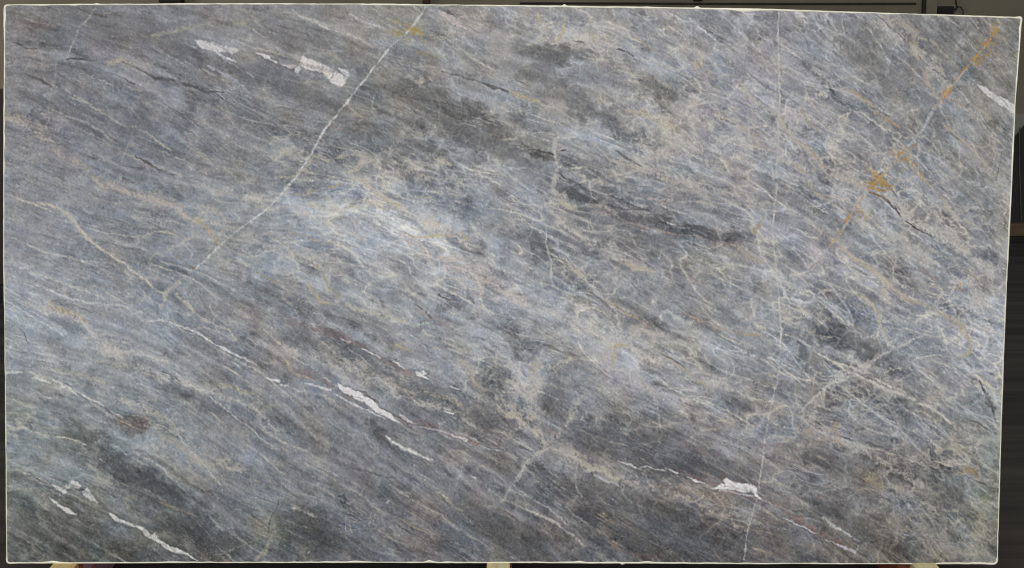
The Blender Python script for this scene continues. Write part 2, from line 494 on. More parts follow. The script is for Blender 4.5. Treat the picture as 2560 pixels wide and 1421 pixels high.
for k, (cell, an, ang, colr, al, wd) in enumerate([(34, 2.4, 28, (176,170,160), .55, .07), (20, 2.2, 24, (170,170,170), .48, .10), (62, 2.2, 32, (182,172,154), .5, .045), (12, 1.8, 22, (160,162,166), .42, .16)]):
    e = cellular(cell, an, ang, 60 + k)
    patch = sstep(-0.3, 1.3, fbm(110, 71 + k, 4) + 0.4 * breakup)
    blend(sstep(wd * 1.6, wd * 0.2, e) * al * .6 * np.clip(webmask * 1.25, 0, 1) * patch, colr)
# rounded cells in the shattered ground
shat = np.zeros((H, W))
for cx, cy, r in [(2150,970,190),(2290,1190,220),(2400,1300,120),(1640,320,190),(1010,430,170),(2420,850,120),(2190,860,110),(1240,960,120),(1450,120,130),(720,420,120),(2330,560,170),(2060,330,210),(2230,430,200),(1990,770,150),(2340,720,150),(1760,250,170),(1480,660,120)]:
    shat = np.maximum(shat, np.exp(-((GX - cx) ** 2 + ((GY - cy) * 1.2) ** 2) / r ** 2))
for k, (cell, an, ang, wd, al) in enumerate([(30, 1.8, 32, .06, .85), (52, 2.0, 36, .035, .9), (18, 1.7, 28, .08, .5)]):
    e = cellular(cell, an, ang, 160 + k)
    patch = sstep(-.5, 1.0, fbm(90, 171 + k, 4)) * shat
    lumf = TINT.mean(-1, keepdims=True)
    m_ = (sstep(wd * 1.7, wd * .2, e) * al + .35 * sstep(wd * 5, 0, e)) * patch
    m_ = m_ * np.clip(.85 + .2 * breakup, .2, 1)
    col += (lumf + np.array([44., 39., 31.]) - col) * np.clip(m_, 0, 1)[..., None]
    col -= (8 * sstep(wd * 4, .6, e) * patch)[..., None]

# ---- braided filaments: thin pale threads that part round lenses of darker rock along the bedding
wb = np.clip(webmask * 1.15 + .12, 0, 1)
warmf = sstep(-1.5, .6, h2 + .5 * fbm(80, 95, 4))[..., None]
for k, (cell, L, wd, al, dk) in enumerate([(130, 70, .030, .58, .22), (80, 60, .045, .58, .28), (46, 50, .075, .48, .32), (26, 36, .11, .40, .26), (90, 26, .028, .45, .20), (50, 18, .045, .36, .10), (15, 14, .16, .26, .16)]):
    n_ = lic(fbm(cell, 301 + 17 * k, 4, .5) , L, 1.0 if L < 20 else 2.0)
    n_ = n_ + .02 * mott2 + .012 * grain2
    patch = sstep(-.7, 1.2, fbm(130, 331 + k, 4) + .35 * breakup)
    off = .35 * fbm(200, 341 + k, 3)
    line = np.exp(-((n_ - off) / wd) ** 2) + .38 * np.exp(-((n_ - off) / (wd * 4)) ** 2)
    inside = sstep(off + .15, off + 1.2, n_)
    col -= (dk * inside * patch * (.35 + .65 * wb))[..., None] * 46 * np.array([1.0, .99, .95])
    base_l = TINT.mean(-1, keepdims=True)
    c_ = warmf * (base_l + np.array([60., 54., 40.])) + (1 - warmf) * (base_l + np.array([46., 50., 55.]))
    col += (c_ - col) * (line * al * patch * wb)[..., None]

# ---- hundreds of short veinlets following the bedding, and finer ones crossing it
def streamline(x, y, n, step, dev):
    P = [(x, y)]
    for k in range(n):
        j, i = min(max(int(y / S), 0), H - 1), min(max(int(x / S), 0), W - 1)
        a = TH[j, i] + dev + rr.gauss(0, .10)
        x += step * math.cos(a); y += step * math.sin(a)
        P.append((x, y))
    return P
def warmth(x, y):
    j, i = min(int(y / S), H - 1), min(int(x / S), W - 1)
    return webmask[j, i]
for k in range(1500):
    x, y = rr.uniform(-40, 2540), rr.uniform(8, 1405)
    w = warmth(min(max(x, 0), 2559), y); q = rr.random()
    n = rr.randint(3, 8); step = rr.uniform(5, 16)
    P = streamline(x, y, n, step, rr.gauss(0, .10))
    j, i = min(max(int(y / S), 0), H - 1), min(max(int(x / S), 0), W - 1)
    lum = TINT[j, i].mean()
    if q < .36:
        vein(P, [.3, rr.uniform(1.0, 2.6), .3], (lum + 50, lum + 48, lum + 46), rr.uniform(.25, .7), 1.2, .3)
    elif q < .36 + .24 * w:
        vein(P, [.5, rr.uniform(1.2, 4.5), .5], (lum + 52, lum + 40, lum + 16), rr.uniform(.25, .65), 1.6, .45)
    elif q < .66:
        vein(P, [.5, rr.uniform(3, 10), .5], (lum + 36, lum + 34, lum + 34), rr.uniform(.15, .42), 4, .4)
    elif q < .93:
        vein(P, [.3, rr.uniform(1.5, 5), .3], (lum - 44, lum - 43, lum - 38), rr.uniform(.25, .65), 1.8, .35)
    else:
        vein(P, [.3, rr.uniform(1.5, 5), .3], (lum + 14, lum - 14, lum - 16), rr.uniform(.2, .5), 2, .4)
for k in range(330):                     # long smooth creases
    x, y = rr.uniform(-120, 2450), rr.uniform(-20, 1390)
    dv = rr.gauss(.03, .08); P = [(x, y)]; cv = 0.0
    for q in range(rr.randint(8, 20)):
        j, i = min(max(int(y / S), 0), H - 1), min(max(int(x / S), 0), W - 1)
        cv = .8 * cv + rr.gauss(0, .05)
        a = TH[j, i] + dv + cv; st_ = rr.uniform(12, 18)
        x += st_ * math.cos(a); y += st_ * math.sin(a); P.append((x, y))
    j, i = min(max(int(P[0][1] / S), 0), H - 1), min(max(int(P[0][0] / S), 0), W - 1)
    lum = TINT[j, i].mean(); q = rr.random()
    if q < .62:
        c = rr.choice([(50, 44, 32), (46, 42, 36), (40, 42, 42)])
        strands(P, [.6, rr.uniform(1.0, 3.0), rr.uniform(.7, 2.0), rr.uniform(1.0, 3.0), .5], (lum + c[0], lum + c[1], lum + c[2]), rr.uniform(.35, .7), .25, k)
    else:
        vein(P, [.4, rr.uniform(1.0, 2.6), rr.uniform(.6, 1.4), rr.uniform(1.0, 2.6), .4], (lum - 48, lum - 47, lum - 43), rr.uniform(.3, .6), 1.2, .3)
for k in range(330):                     # cross-fractures
    x, y = rr.uniform(20, 2500), rr.uniform(20, 1390)
    dev = rr.choice([-1, 1]) * rr.uniform(.9, 1.9)
    P = streamline(x, y, rr.randint(3, 6), rr.uniform(5, 12), dev)
    vein(P, [.2, rr.uniform(.8, 1.6), .2], (176, 174, 166), rr.uniform(.2, .55), 1.1, .25)

# ---- hold the broad regional colour, falloff included, to what was read off the slab
def coarse(A):
    k = 48
    n = (H // k + 1, W // k + 1)
    out = np.zeros(n + (3,)); cnt = np.zeros(n)
    jj = (np.arange(H) // k)[:, None] + np.zeros(W, int); ii = (np.arange(W) // k)[None, :] + np.zeros((H, 1), int)
    for c in range(3):
        np.add.at(out[..., c], (jj, ii), A[..., c])
    np.add.at(cnt, (jj, ii), 1)
    out /= cnt[..., None]
    out = np.pad(out, ((1, 1), (1, 1), (0, 0)), 'edge')
    out = (out[1:-1, 1:-1] * 2 + out[:-2, 1:-1] + out[2:, 1:-1] + out[1:-1, :-2] + out[1:-1, 2:]) / 6
    out = np.pad(out, ((1, 1), (1, 1), (0, 0)), 'edge')
    y = np.clip(np.arange(H) / k + .5, 0, n[0] + .999)[:, None]; x = np.clip(np.arange(W) / k + .5, 0, n[1] + .999)[None, :]
    y0 = y.astype(int); x0 = x.astype(int)
    fy = (y - y0)[..., None]; fx = (x - x0)[..., None]
    return (out[y0, x0] * (1 - fx) + out[y0, x0 + 1] * fx) * (1 - fy) + (out[y0 + 1, x0] * (1 - fx) + out[y0 + 1, x0 + 1] * fx) * fy
TGT = np.clip(TGT, .86 * TINT, 1.14 * TINT)
lo = coarse(col)
col = lo + 1.0 * (col - lo) + .9 * (coarse(TGT) - lo)

# ---- calm dark layers where the rock is even and fine
for cx, cy, rl, rw, an, k_ in [(1640,1130,240,50,15,.86),(1600,1310,290,62,26,.88),(360,1205,150,40,32,.84),(780,1335,110,62,36,.9),(1090,275,190,48,24,.85),(1368,132,62,26,16,.84),(1640,238,52,38,44,.86),(2350,105,150,44,38,.88),(740,215,130,38,26,.86),
        (1080,985,230,44,28,.87),(150,1350,190,44,38,.86),(300,60,260,36,16,.9),(1230,950,60,44,60,.86),(1395,1005,52,44,50,.87),(860,890,190,26,28,.88),(2170,150,120,30,40,.88),(2280,240,110,30,36,.89),(520,1340,120,40,22,.86),(1620,555,260,24,17,.88),(2130,1180,100,36,32,.88),(2130,1310,120,40,34,.86),(2340,1215,110,34,32,.88),(300,330,200,34,26,.9),(1010,355,130,28,20,.9),(930,790,150,24,27,.9),(1450,265,160,28,30,.9),(2110,850,120,20,24,.84),(1260,1330,150,40,30,.88)]:
    a_ = math.radians(an); R = 1.7 * max(rl, rw)
    sl = window(cx - R, cy - R, cx + R, cy + R)
    dx = GX[sl] + 2.4 * WX[sl] + RX[sl] - cx; dy = GY[sl] + 2.4 * WY[sl] + RY[sl] - cy
    d_ = np.hypot((dx * math.cos(a_) + dy * math.sin(a_)) / rl, (-dx * math.sin(a_) + dy * math.cos(a_)) / rw)
    m_ = (sstep(1.25, .7, d_ + .10 * streak_wide[sl] + .05 * mott[sl]))[..., None]
    calm = TINT[sl] + .62 * (col[sl] - TINT[sl])
    col[sl] += m_ * .8 * (calm * k_ - col[sl])

# ---- broad milky ground between the layers
for cx, cy, rl, rw, an, k_, tn in [(900,545,250,75,14,.17,(1,1.01,1.02)),(1080,600,210,46,24,.15,(1.01,1,.99)),(1250,720,230,34,30,.13,(1.02,1,.98)),(1560,905,150,75,30,.14,(1.01,1,.99)),(1690,335,150,60,32,.14,(1.02,1.01,.98)),
        (2430,830,130,130,20,.09,(1,1,1.01)),(50,760,120,90,20,.03,(.99,1,1.03)),(1450,90,150,34,20,.10,(1.02,1.01,.97)),(1850,180,200,60,40,.09,(1,1,1.01)),(1330,960,34,120,6,.13,(1.02,1,.98)),(760,520,120,40,10,.10,(1.02,1.01,.98)),(1500,345,130,40,24,.10,(.99,1,1.03)),(2030,610,150,50,34,.09,(1,1,1.02)),(680,1310,40,110,12,.16,(1.02,1.02,.97)),(500,1150,170,40,24,.10,(.99,1,1.02)),(2180,690,160,30,36,.10,(1,1,1.02)),(2440,1240,50,160,8,.10,(1.01,1.02,.96)),(200,830,230,40,24,.08,(1,1,1)),(2120,90,160,50,40,.07,(1.01,1,.99)),(1180,440,150,34,12,.08,(1,1.01,1.02))]:
    a_ = math.radians(an); R = 2.2 * max(rl, rw)
    sl = window(cx - R, cy - R, cx + R, cy + R)
    dx = GX[sl] + 3 * WX[sl] - cx; dy = GY[sl] + 3 * WY[sl] - cy
    u_ = (dx * math.cos(a_) + dy * math.sin(a_)) / rl; v_ = (-dx * math.sin(a_) + dy * math.cos(a_)) / rw
    m_ = np.exp(-(u_ * u_ + v_ * v_)) * np.clip(1 + .25 * streak_wide[sl] + .2 * mott[sl], .2, 1.6)
    col[sl] *= 1 + .34 * k_ * m_[..., None] * np.array(tn)

# ---- the bands and veins one can recognise
CREAM = (190, 180, 164); PALE = (178, 179, 178); YEL = (196, 170, 104); OCH = (176, 130, 58); WH = (206, 205, 208); BLK = (70, 66, 67); TAN = (180, 158, 122)
rust = np.zeros((H, W)); quartz = np.zeros((H, W)); calcite = np.zeros((H, W)); fissure = np.zeros((H, W))
# soft pale/pink bands
for P, w, c, a in [
    ([(1000,585),(1080,635),(1140,668),(1200,692),(1260,730),(1320,760)], [8,26,30,26,10], (190,180,175), .6),
    ([(1320,760),(1400,790),(1480,830),(1540,860)], [18,14,8], (178,174,168), .45),
    ([(990,520),(1060,545),(1110,568),(1160,592)], [14,30,12], (190,181,170), .55),
    ([(780,505),(860,520),(930,512),(990,505)], [8,16,10], (186,178,160), .4),
    ([(1340,900),(1335,950),(1322,990),(1308,1045)], [10,16,14,10], (176,171,164), .55),
    ([(1300,1060),(1340,1040),(1290,1030)], [16,24,16], (180,172,160), .6),
    ([(1365,925),(1400,912),(1430,905)], [5,6,2], (178,172,160), .6),
    ([(1455,990),(1437,1030),(1418,1062),(1388,1090)], [8,10,6], (168,166,162), .5),
    ([(1520,880),(1540,860),(1570,835),(1600,820)], [16,22,18], (176,170,164), .55),
    ([(1480,880),(1550,920),(1600,960),(1640,990)], [16,22,10], (170,166,166), .4),
    ([(1740,120),(1752,150),(1748,175),(1770,200)], [6,12,8], (186,172,156), .55),
    ([(1700,230),(1740,265),(1790,290),(1830,300)], [5,12,8,3], (186,176,170), .55),
    ([(1840,320),(1880,345),(1900,360)], [10,14,6], (184,170,160), .5),
    ([(1560,270),(1610,290),(1640,310),(1690,330)], [5,10,16,8], (186,174,152), .5),
    ([(1620,390),(1680,370),(1710,350)], [14,22,10], (178,170,166), .5),
    ([(2200,40),(2240,60),(2270,70),(2300,80)], [10,24,20,6], (172,164,154), .55),
    ([(2290,90),(2330,105),(2370,140),(2400,175)], [4,9,7,3], (182,174,160), .55),
    ([(2270,100),(2290,120),(2295,150)], [10,16,8], (182,166,140), .5),
    ([(2335,150),(2350,180),(2365,195),(2372,212)], [4,10,9,4], (186,180,164), .6),
    ([(2310,170),(2320,210),(2340,245)], [6,7,3], (180,168,146), .5),
    ([(2070,205),(2110,230),(2160,262),(2210,300)], [5,8,8,4], (172,170,172), .5),
    ([(2120,190),(2160,205),(2200,215)], [6,12,4], (172,170,168), .4),
    ([(1910,110),(1990,170),(2060,230),(2110,275)], [8,10,8,4], (168,170,176), .4),
    ([(20,285),(50,300),(80,312),(100,340),(115,355)], [8,10,14,8,4], (180,168,150), .55),
    ([(180,390),(230,430),(260,465),(300,480)], [8,14,12,4], (182,170,154), .5),
    ([(300,480),(370,495),(420,520),(470,540),(540,560)], [5,9,8,10,4], (178,166,150), .45),
    ([(400,490),(460,520),(530,535),(600,575)], [4,8,8,3], (182,170,156), .5),
    ([(120,765),(150,780),(190,798),(220,808)], [5,6,5,2], TAN, .6),
    ([(250,890),(300,910),(360,930),(420,955)], [4,6,5,2], (176,170,160), .5),
    ([(140,925),(200,930),(250,955),(270,990)], [6,8,7,3], (168,166,156), .5),
    ([(560,960),(600,975),(640,1000)], [5,6,2], (180,170,150), .5),
    ([(310,1000),(350,1020),(400,1040),(440,1060)], [3,8,8,3], (172,166,150), .45),
    ([(410,1105),(460,1120),(500,1145),(540,1165),(570,1150)], [6,8,9,12,6], (166,160,150), .55),
    ([(575,1170),(605,1165),(600,1180)], [12,18,8], (168,162,152), .55),
    ([(850,900),(930,930),(980,965),(1040,985)], [4,8,8,4], (170,164,154), .55),
    ([(780,840),(850,890)], [6,6], (166,160,150), .4),
    ([(1060,970),(1100,995),(1150,1015)], [4,10,3], (172,162,146), .5),
    ([(1160,910),(1190,950),(1215,980)], [4,7,3], (174,166,152), .55),
    ([(1240,1000),(1255,1030),(1290,1050)], [6,12,10], (182,168,140), .55),
    ([(1440,1140),(1465,1160),(1500,1180),(1545,1205)], [8,12,12,6], (166,160,140), .7),
    ([(1540,1205),(1580,1215),(1620,1216)], [5,6,3], (160,154,140), .5),
    ([(1610,1180),(1622,1208),(1660,1215),(1700,1240),(1740,1270),(1800,1290),(1870,1325)], [3,6,7,6,5,4,2], (166,156,146), .65),
    ([(1500,1330),(1520,1350),(1540,1365)], [12,20,10], (136,122,106), .45),
    ([(1505,1290),(1530,1310)], [6,4], (150,134,112), .5),
    ([(2260,520),(2330,580)], [3,3], CREAM, .4),
    ([(2340,1120),(2385,1115),(2420,1140),(2460,1160)], [4,8,8,3], (150,146,126), .5),
    ([(2385,1185),(2420,1180),(2445,1195)], [4,10,3], (158,134,94), .5),
    ([(2200,1170),(2180,1200),(2210,1220)], [10,14,8], (146,134,112), .5),
    ([(2100,1130),(2150,1150),(2200,1180)], [6,8,6], (146,142,140), .4),
    ([(2440,1330),(2460,1280),(2475,1240)], [14,16,8], (138,136,116), .5),
    ([(2310,1380),(2370,1385),(2420,1380)], [5,6,3], (144,142,128), .5),
    ([(1990,1070),(2040,1090),(2080,1105)], [14,20,8], (156,146,134), .5),
    ([(2080,1060),(2090,1090),(2100,1110)], [10,16,8], (160,142,112), .45),
    ([(2010,1040),(2040,1050),(2070,1075)], [8,10,4], (170,162,152), .5),
]:
    vein(P, [q * 1.5 + 2 for q in w], c, a * .8, 7.0, .25, wx=1.0, rx=.8, tex=2.0)
    vein(P, [q * .5 for q in w], c, a * .75, 2.4, .3, wx=.9, rx=.7, tex=2.0)

# broad soft cream bands sweeping down to the right
for P in [[(1560,180),(1680,280),(1800,330),(1950,400),(2060,440)],[(1840,210),(1930,290),(1990,350)],[(560,470),(680,520),(800,540),(900,600)],[(420,520),(540,560),(650,610),(760,640),(880,700)],[(1320,760),(1420,800),(1520,850),(1640,900),(1800,960),(1920,1010)],
          [(640,830),(760,880),(880,930),(980,980),(1080,1020),(1180,1060)],[(1380,540),(1460,600),(1560,660),(1680,700)],[(2100,480),(2200,560),(2300,640),(2400,720),(2480,760)],[(200,840),(330,900),(450,950),(600,1010),(700,1080)],[(300,990),(420,1060),(520,1130),(600,1180)],[(1560,380),(1660,440),(1800,480),(1920,520)],[(2000,1040),(2100,1100),(2200,1150),(2320,1220)],
          [(20,290),(110,350),(220,430),(330,490),(440,530)],[(860,440),(960,500),(1060,550),(1160,600),(1280,680)],[(1290,40),(1390,80),(1480,110),(1560,170),(1620,200)],[(1500,820),(1560,840),(1600,830),(1680,860)],[(2180,60),(2270,110),(2340,180),(2380,240),(2440,290)],[(1640,300),(1700,350),(1760,380)],[(1240,1000),(1300,1060),(1370,1110),(1450,1160),(1540,1200),(1640,1220)],[(60,760),(180,800),(300,870),(420,900)]]:
    j, i = min(int(P[1][1] / S), H - 1), min(int(P[1][0] / S), W - 1)
    lum = TINT[j, i].mean()
    vein(P, [6, 26, 16, 30, 14, 22, 6], (lum + 31, lum + 28, lum + 24), .38, 11.0, .3, wx=1.3, rx=.8, tex=1.8)
    vein(P, [2, 7, 4, 8, 3, 6, 2], (lum + 42, lum + 38, lum + 32), .45, 4.0, .35, wx=1.2, rx=.8, tex=1.8)
# forked cream cluster below the middle
for P, w in [([(1348,896),(1340,930),(1332,965),(1322,995),(1312,1040)], [5,9,8,10,6]), ([(1366,926),(1352,950),(1340,985)], [3,5,4]), ([(1366,926),(1395,912),(1428,903)], [3,4,2]), ([(1312,1040),(1296,1052),(1270,1046)], [6,12,8]), ([(1312,1040),(1340,1072),(1364,1112)], [4,6,4]), ([(1458,985),(1440,1028),(1420,1060),(1390,1090),(1366,1118)], [4,7,5,4,4]),
             ([(1366,1118),(1336,1142),(1308,1168),(1284,1202),(1254,1252)], [5,7,5,3,2]), ([(1366,1118),(1400,1125),(1440,1150),(1470,1172)], [4,7,9,5]), ([(1530,905),(1540,875),(1568,845),(1600,822),(1618,808)], [4,10,14,12,4]), ([(1600,822),(1640,838),(1670,850)], [8,10,3]), ([(1540,880),(1500,900),(1480,930)], [6,6,2]), ([(1590,930),(1620,960),(1645,1010)], [4,7,3])]:
    vein(P, [q * 2.0 for q in w], (168,165,158), .24, 8.0, .2, wx=.9, rx=.8, tex=1.8)
    vein(P, [q * .55 for q in w], (182,178,169), .36, 2.2, .2, wx=.7, rx=.7, tex=1.6)
# clasts and dark bands with an edge of their own
for P, c, a in [
    ([(1390,452),(1440,478),(1500,502),(1580,528),(1680,553),(1780,576),(1862,594),(1856,612),(1760,600),(1660,578),(1560,550),(1480,526),(1420,502),(1395,476)], (84,85,92), .6),
    ([(1322,378),(1352,386),(1384,396),(1383,404),(1345,398),(1326,388)], (80,81,86), .75), ([(1396,382),(1440,388),(1480,402),(1460,412),(1398,414)], (96,97,102), .65), ([(1396,428),(1470,470),(1520,490),(1600,520),(1580,522),(1490,495),(1400,450)], (104,105,110), .5),
    ([(1310,112),(1345,103),(1400,110),(1420,120),(1423,146),(1395,161),(1355,150),(1325,131)], (104,104,102), .7), ([(1288,96),(1310,91),(1330,100),(1322,111),(1290,113)], (108,108,110), .6), ([(1595,195),(1635,194),(1676,220),(1679,281),(1640,266),(1605,240)], (110,109,107), .72),
    ([(1440,110),(1462,112),(1460,146),(1435,160),(1428,140)], (114,114,116), .6), ([(1548,150),(1590,154),(1602,176),(1570,181),(1545,166)], (116,117,120), .6), ([(1316,600),(1345,593),(1366,614),(1362,640),(1325,626)], (98,103,110), .6),
    ([(2452,641),(2470,624),(2502,630),(2506,650),(2482,669),(2460,661)], (110,114,120), .7), ([(1954,803),(1985,820),(2001,830),(1990,842),(1955,832)], (84,89,98), .7), ([(2030,828),(2056,829),(2097,840),(2085,850),(2060,862),(2035,850)], (86,91,99), .65), ([(2005,832),(2028,832),(2025,850),(2000,850)], (96,100,98), .6),
    ([(180,117),(229,146),(168,149)], (98,102,102), .65), ([(168,152),(235,155),(247,168),(215,176),(180,163)], (102,106,112), .55), ([(104,86),(130,74),(170,95),(166,110),(115,109)], (96,98,100), .55),
    ([(1065,215),(1130,225),(1195,265),(1215,300),(1150,290),(1080,262)], (98,96,94), .5), ([(1090,262),(1160,278),(1215,302),(1212,312),(1140,295),(1085,272)], (86,85,84), .5), ([(2155,40),(2190,60),(2240,120),(2290,160),(2270,170),(2200,130),(2160,85)], (110,109,110), .5),
    ([(2185,872),(2196,865),(2206,876),(2198,886),(2186,884)], (98,100,104), .7), ([(2203,862),(2214,855),(2219,866),(2208,870)], (104,104,104), .6), ([(2208,886),(2228,876),(2233,886),(2220,896)], (106,110,112), .6), ([(2244,884),(2256,880),(2262,890),(2254,900),(2244,896)], (100,104,110), .7), ([(2412,820),(2428,822),(2440,834),(2424,836)], (110,114,122), .65), ([(2418,858),(2428,855),(2430,866),(2420,868)], (108,110,114), .6), ([(2432,875),(2452,870),(2458,884),(2440,890)], (118,122,126), .5),
    ([(2220,926),(2235,922),(2240,936),(2225,940)], (94,95,98), .6), ([(2100,1128),(2140,1135),(2190,1160),(2195,1180),(2180,1185),(2120,1150)], (94,97,102), .6), ([(2210,1152),(2250,1165),(2268,1190),(2240,1180)], (92,94,96), .6), ([(2325,1120),(2370,1128),(2385,1150),(2370,1165),(2330,1140)], (88,91,95), .6), ([(2395,1135),(2430,1138),(2440,1150),(2410,1150)], (88,90,94), .6), ([(2310,1160),(2370,1180),(2380,1192),(2330,1180)], (94,97,98), .5),
    ([(2325,1322),(2345,1318),(2355,1332),(2345,1338)], (82,84,80), .7), ([(2362,1330),(2385,1332),(2400,1345),(2385,1360),(2368,1345)], (66,68,64), .75), ([(2425,1298),(2445,1296),(2448,1304),(2430,1308)], (84,84,82), .7),
    ([(1600,812),(1640,790),(1690,820),(1730,850),(1700,850),(1650,830)], (112,114,116), .45), ([(1617,848),(1660,870),(1690,890),(1640,872)], (102,108,114), .55), ([(1432,742),(1470,748),(1480,760),(1440,758)], (104,106,110), .55), ([(1350,1000),(1400,975),(1415,1000),(1400,1040),(1350,1030)], (98,100,104), .45),
    ([(1620,1215),(1680,1230),(1730,1265),(1790,1310),(1720,1300),(1640,1260)], (78,79,82), .6), ([(1490,1080),(1560,1078),(1590,1090),(1520,1095)], (86,90,96), .5), ([(240,1152),(290,1150),(370,1178),(440,1220),(470,1260),(400,1240),(300,1200),(240,1180)], (76,77,77), .5), ([(690,1275),(740,1270),(790,1300),(830,1350),(860,1380),(800,1400),(700,1400),(680,1340)], (76,80,82), .45),
    ([(1195,930),(1260,910),(1290,960),(1260,985),(1215,970)], (98,102,106), .4), ([(905,395),(930,400),(960,415),(945,425),(912,412)], (104,106,108), .5), ([(985,415),(1010,410),(1040,425),(1005,440)], (100,102,106), .5), ([(870,510),(905,500),(905,516),(875,520)], (110,112,116), .6), ([(790,448),(835,440),(850,455),(820,466),(780,462)], (110,110,114), .5),
]:
    polygon(P, c, a * .5, 4.0, wx=.8, rx=1.2, breaks=.5, keep=True)
# striations inside the dark bands
for k in range(46):
    t_ = rr.random(); x = 1395 + 440 * t_; y = 455 + 150 * t_ ** .85 + rr.uniform(-8, 14)
    vein(streamline(x, y, rr.randint(3, 7), rr.uniform(8, 14), math.radians(-4 - 10 * t_)), [.4, rr.uniform(1.2, 3), .4], rr.choice([(80,80,86), (84,84,90), (132,132,138)]), rr.uniform(.35, .65), 1.2, .2)
for (x0_, y0_, x1_, y1_, n_) in [(720,790,1000,920,40),(760,930,1250,1110,60),(1480,1070,1900,1240,70),(1000,1040,1260,1120,30),(300,930,640,1060,50),(1380,1220,1860,1390,60),(100,1150,600,1390,60),(860,230,1230,330,40),(200,260,560,400,40),(60,480,640,700,60)]:
    for k in range(n_):                 # strongly bedded ground: long fine dark and light lines
        x = rr.uniform(x0_, x1_); y = y0_ + (y1_ - y0_) * ((x - x0_) / (x1_ - x0_)) * .7 + rr.uniform(0, .5) * (y1_ - y0_)
        j, i = min(int(y / S), H - 1), min(int(x / S), W - 1)
        lum = TINT[j, i].mean(); d_ = rr.choice([-46, -38, -30, 34, 42])
        vein(streamline(x, y, rr.randint(4, 9), rr.uniform(7, 15), rr.gauss(0, .04)), [.3, rr.uniform(.9, 2.6), .3], (lum + d_, lum + d_ * (.94 if d_ < 0 else 1), lum + d_ * .92), rr.uniform(.22, .5), 1.1, .2)

# thin crisp veins
DIAG = [(1066,20),(1048,45),(1040,58),(1010,88),(985,108),(965,130),(945,155),(930,175),(914,200),(898,217),(885,236),(862,262),(845,281),(830,300),(812,324),(797,352),(785,370),(775,390),(760,413),(745,436),(720,467),(700,490),(680,509),(662,524),(640,542),(610,565),(580,586),(555,608),(530,632),(505,655),(488,672)]
vein(DIAG, [7,6,4,4,8,4,6,7,6,4,6,6,4], (184,187,186), .55, 2.2, .1, wx=.16, rx=.4, mask=calcite)
vein(DIAG, [2.6,2.2,1.6,2.4,2,2,2.4,2.6,2.4,2,2,2,1.4], (202,205,204), .85, 1.0, .2, wx=.16, rx=.4)
vein([(488,672),(460,694),(436,712),(418,736),(404,770)], [2,2,4,5,2], (172,172,164), .5, 2, .3)
vein([(1946,22),(1946,60),(1945,90),(1947,150),(1947,200),(1950,240),(1946,300),(1947,350),(1940,420),(1943,450),(1938,500),(1933,560),(1934,600),(1937,640),(1942,690),(1946,730),(1952,790),(1952,840),(1951,870),(1945,930),(1940,960),(1930,1000),(1921,1045),(1914,1090),(1909,1140),(1904,1170),(1899,1200),(1895,1240),(1888,1262),(1880,1290),(1875,1310),(1865,1350),(1858,1400)], [3.2,3.2,3.2,2.6,2.2,1.8,1.4], (184,182,176), .78, 1.3, .12, wx=.2, rx=.4)
vein([(1946,22),(1946,60),(1945,90),(1947,150),(1947,200),(1950,240),(1946,300),(1947,350),(1940,420),(1943,450),(1938,500),(1933,560),(1934,600),(1937,640),(1942,690),(1946,730),(1952,790),(1952,840),(1951,870)], 2.4, (196,193,186), .75, 1.1, .1, wx=.15, rx=.3)
vein([(1946,250),(1940,330),(1935,430),(1936,520)], [8,18,14,6], (166,166,170), .4, 6, .2)
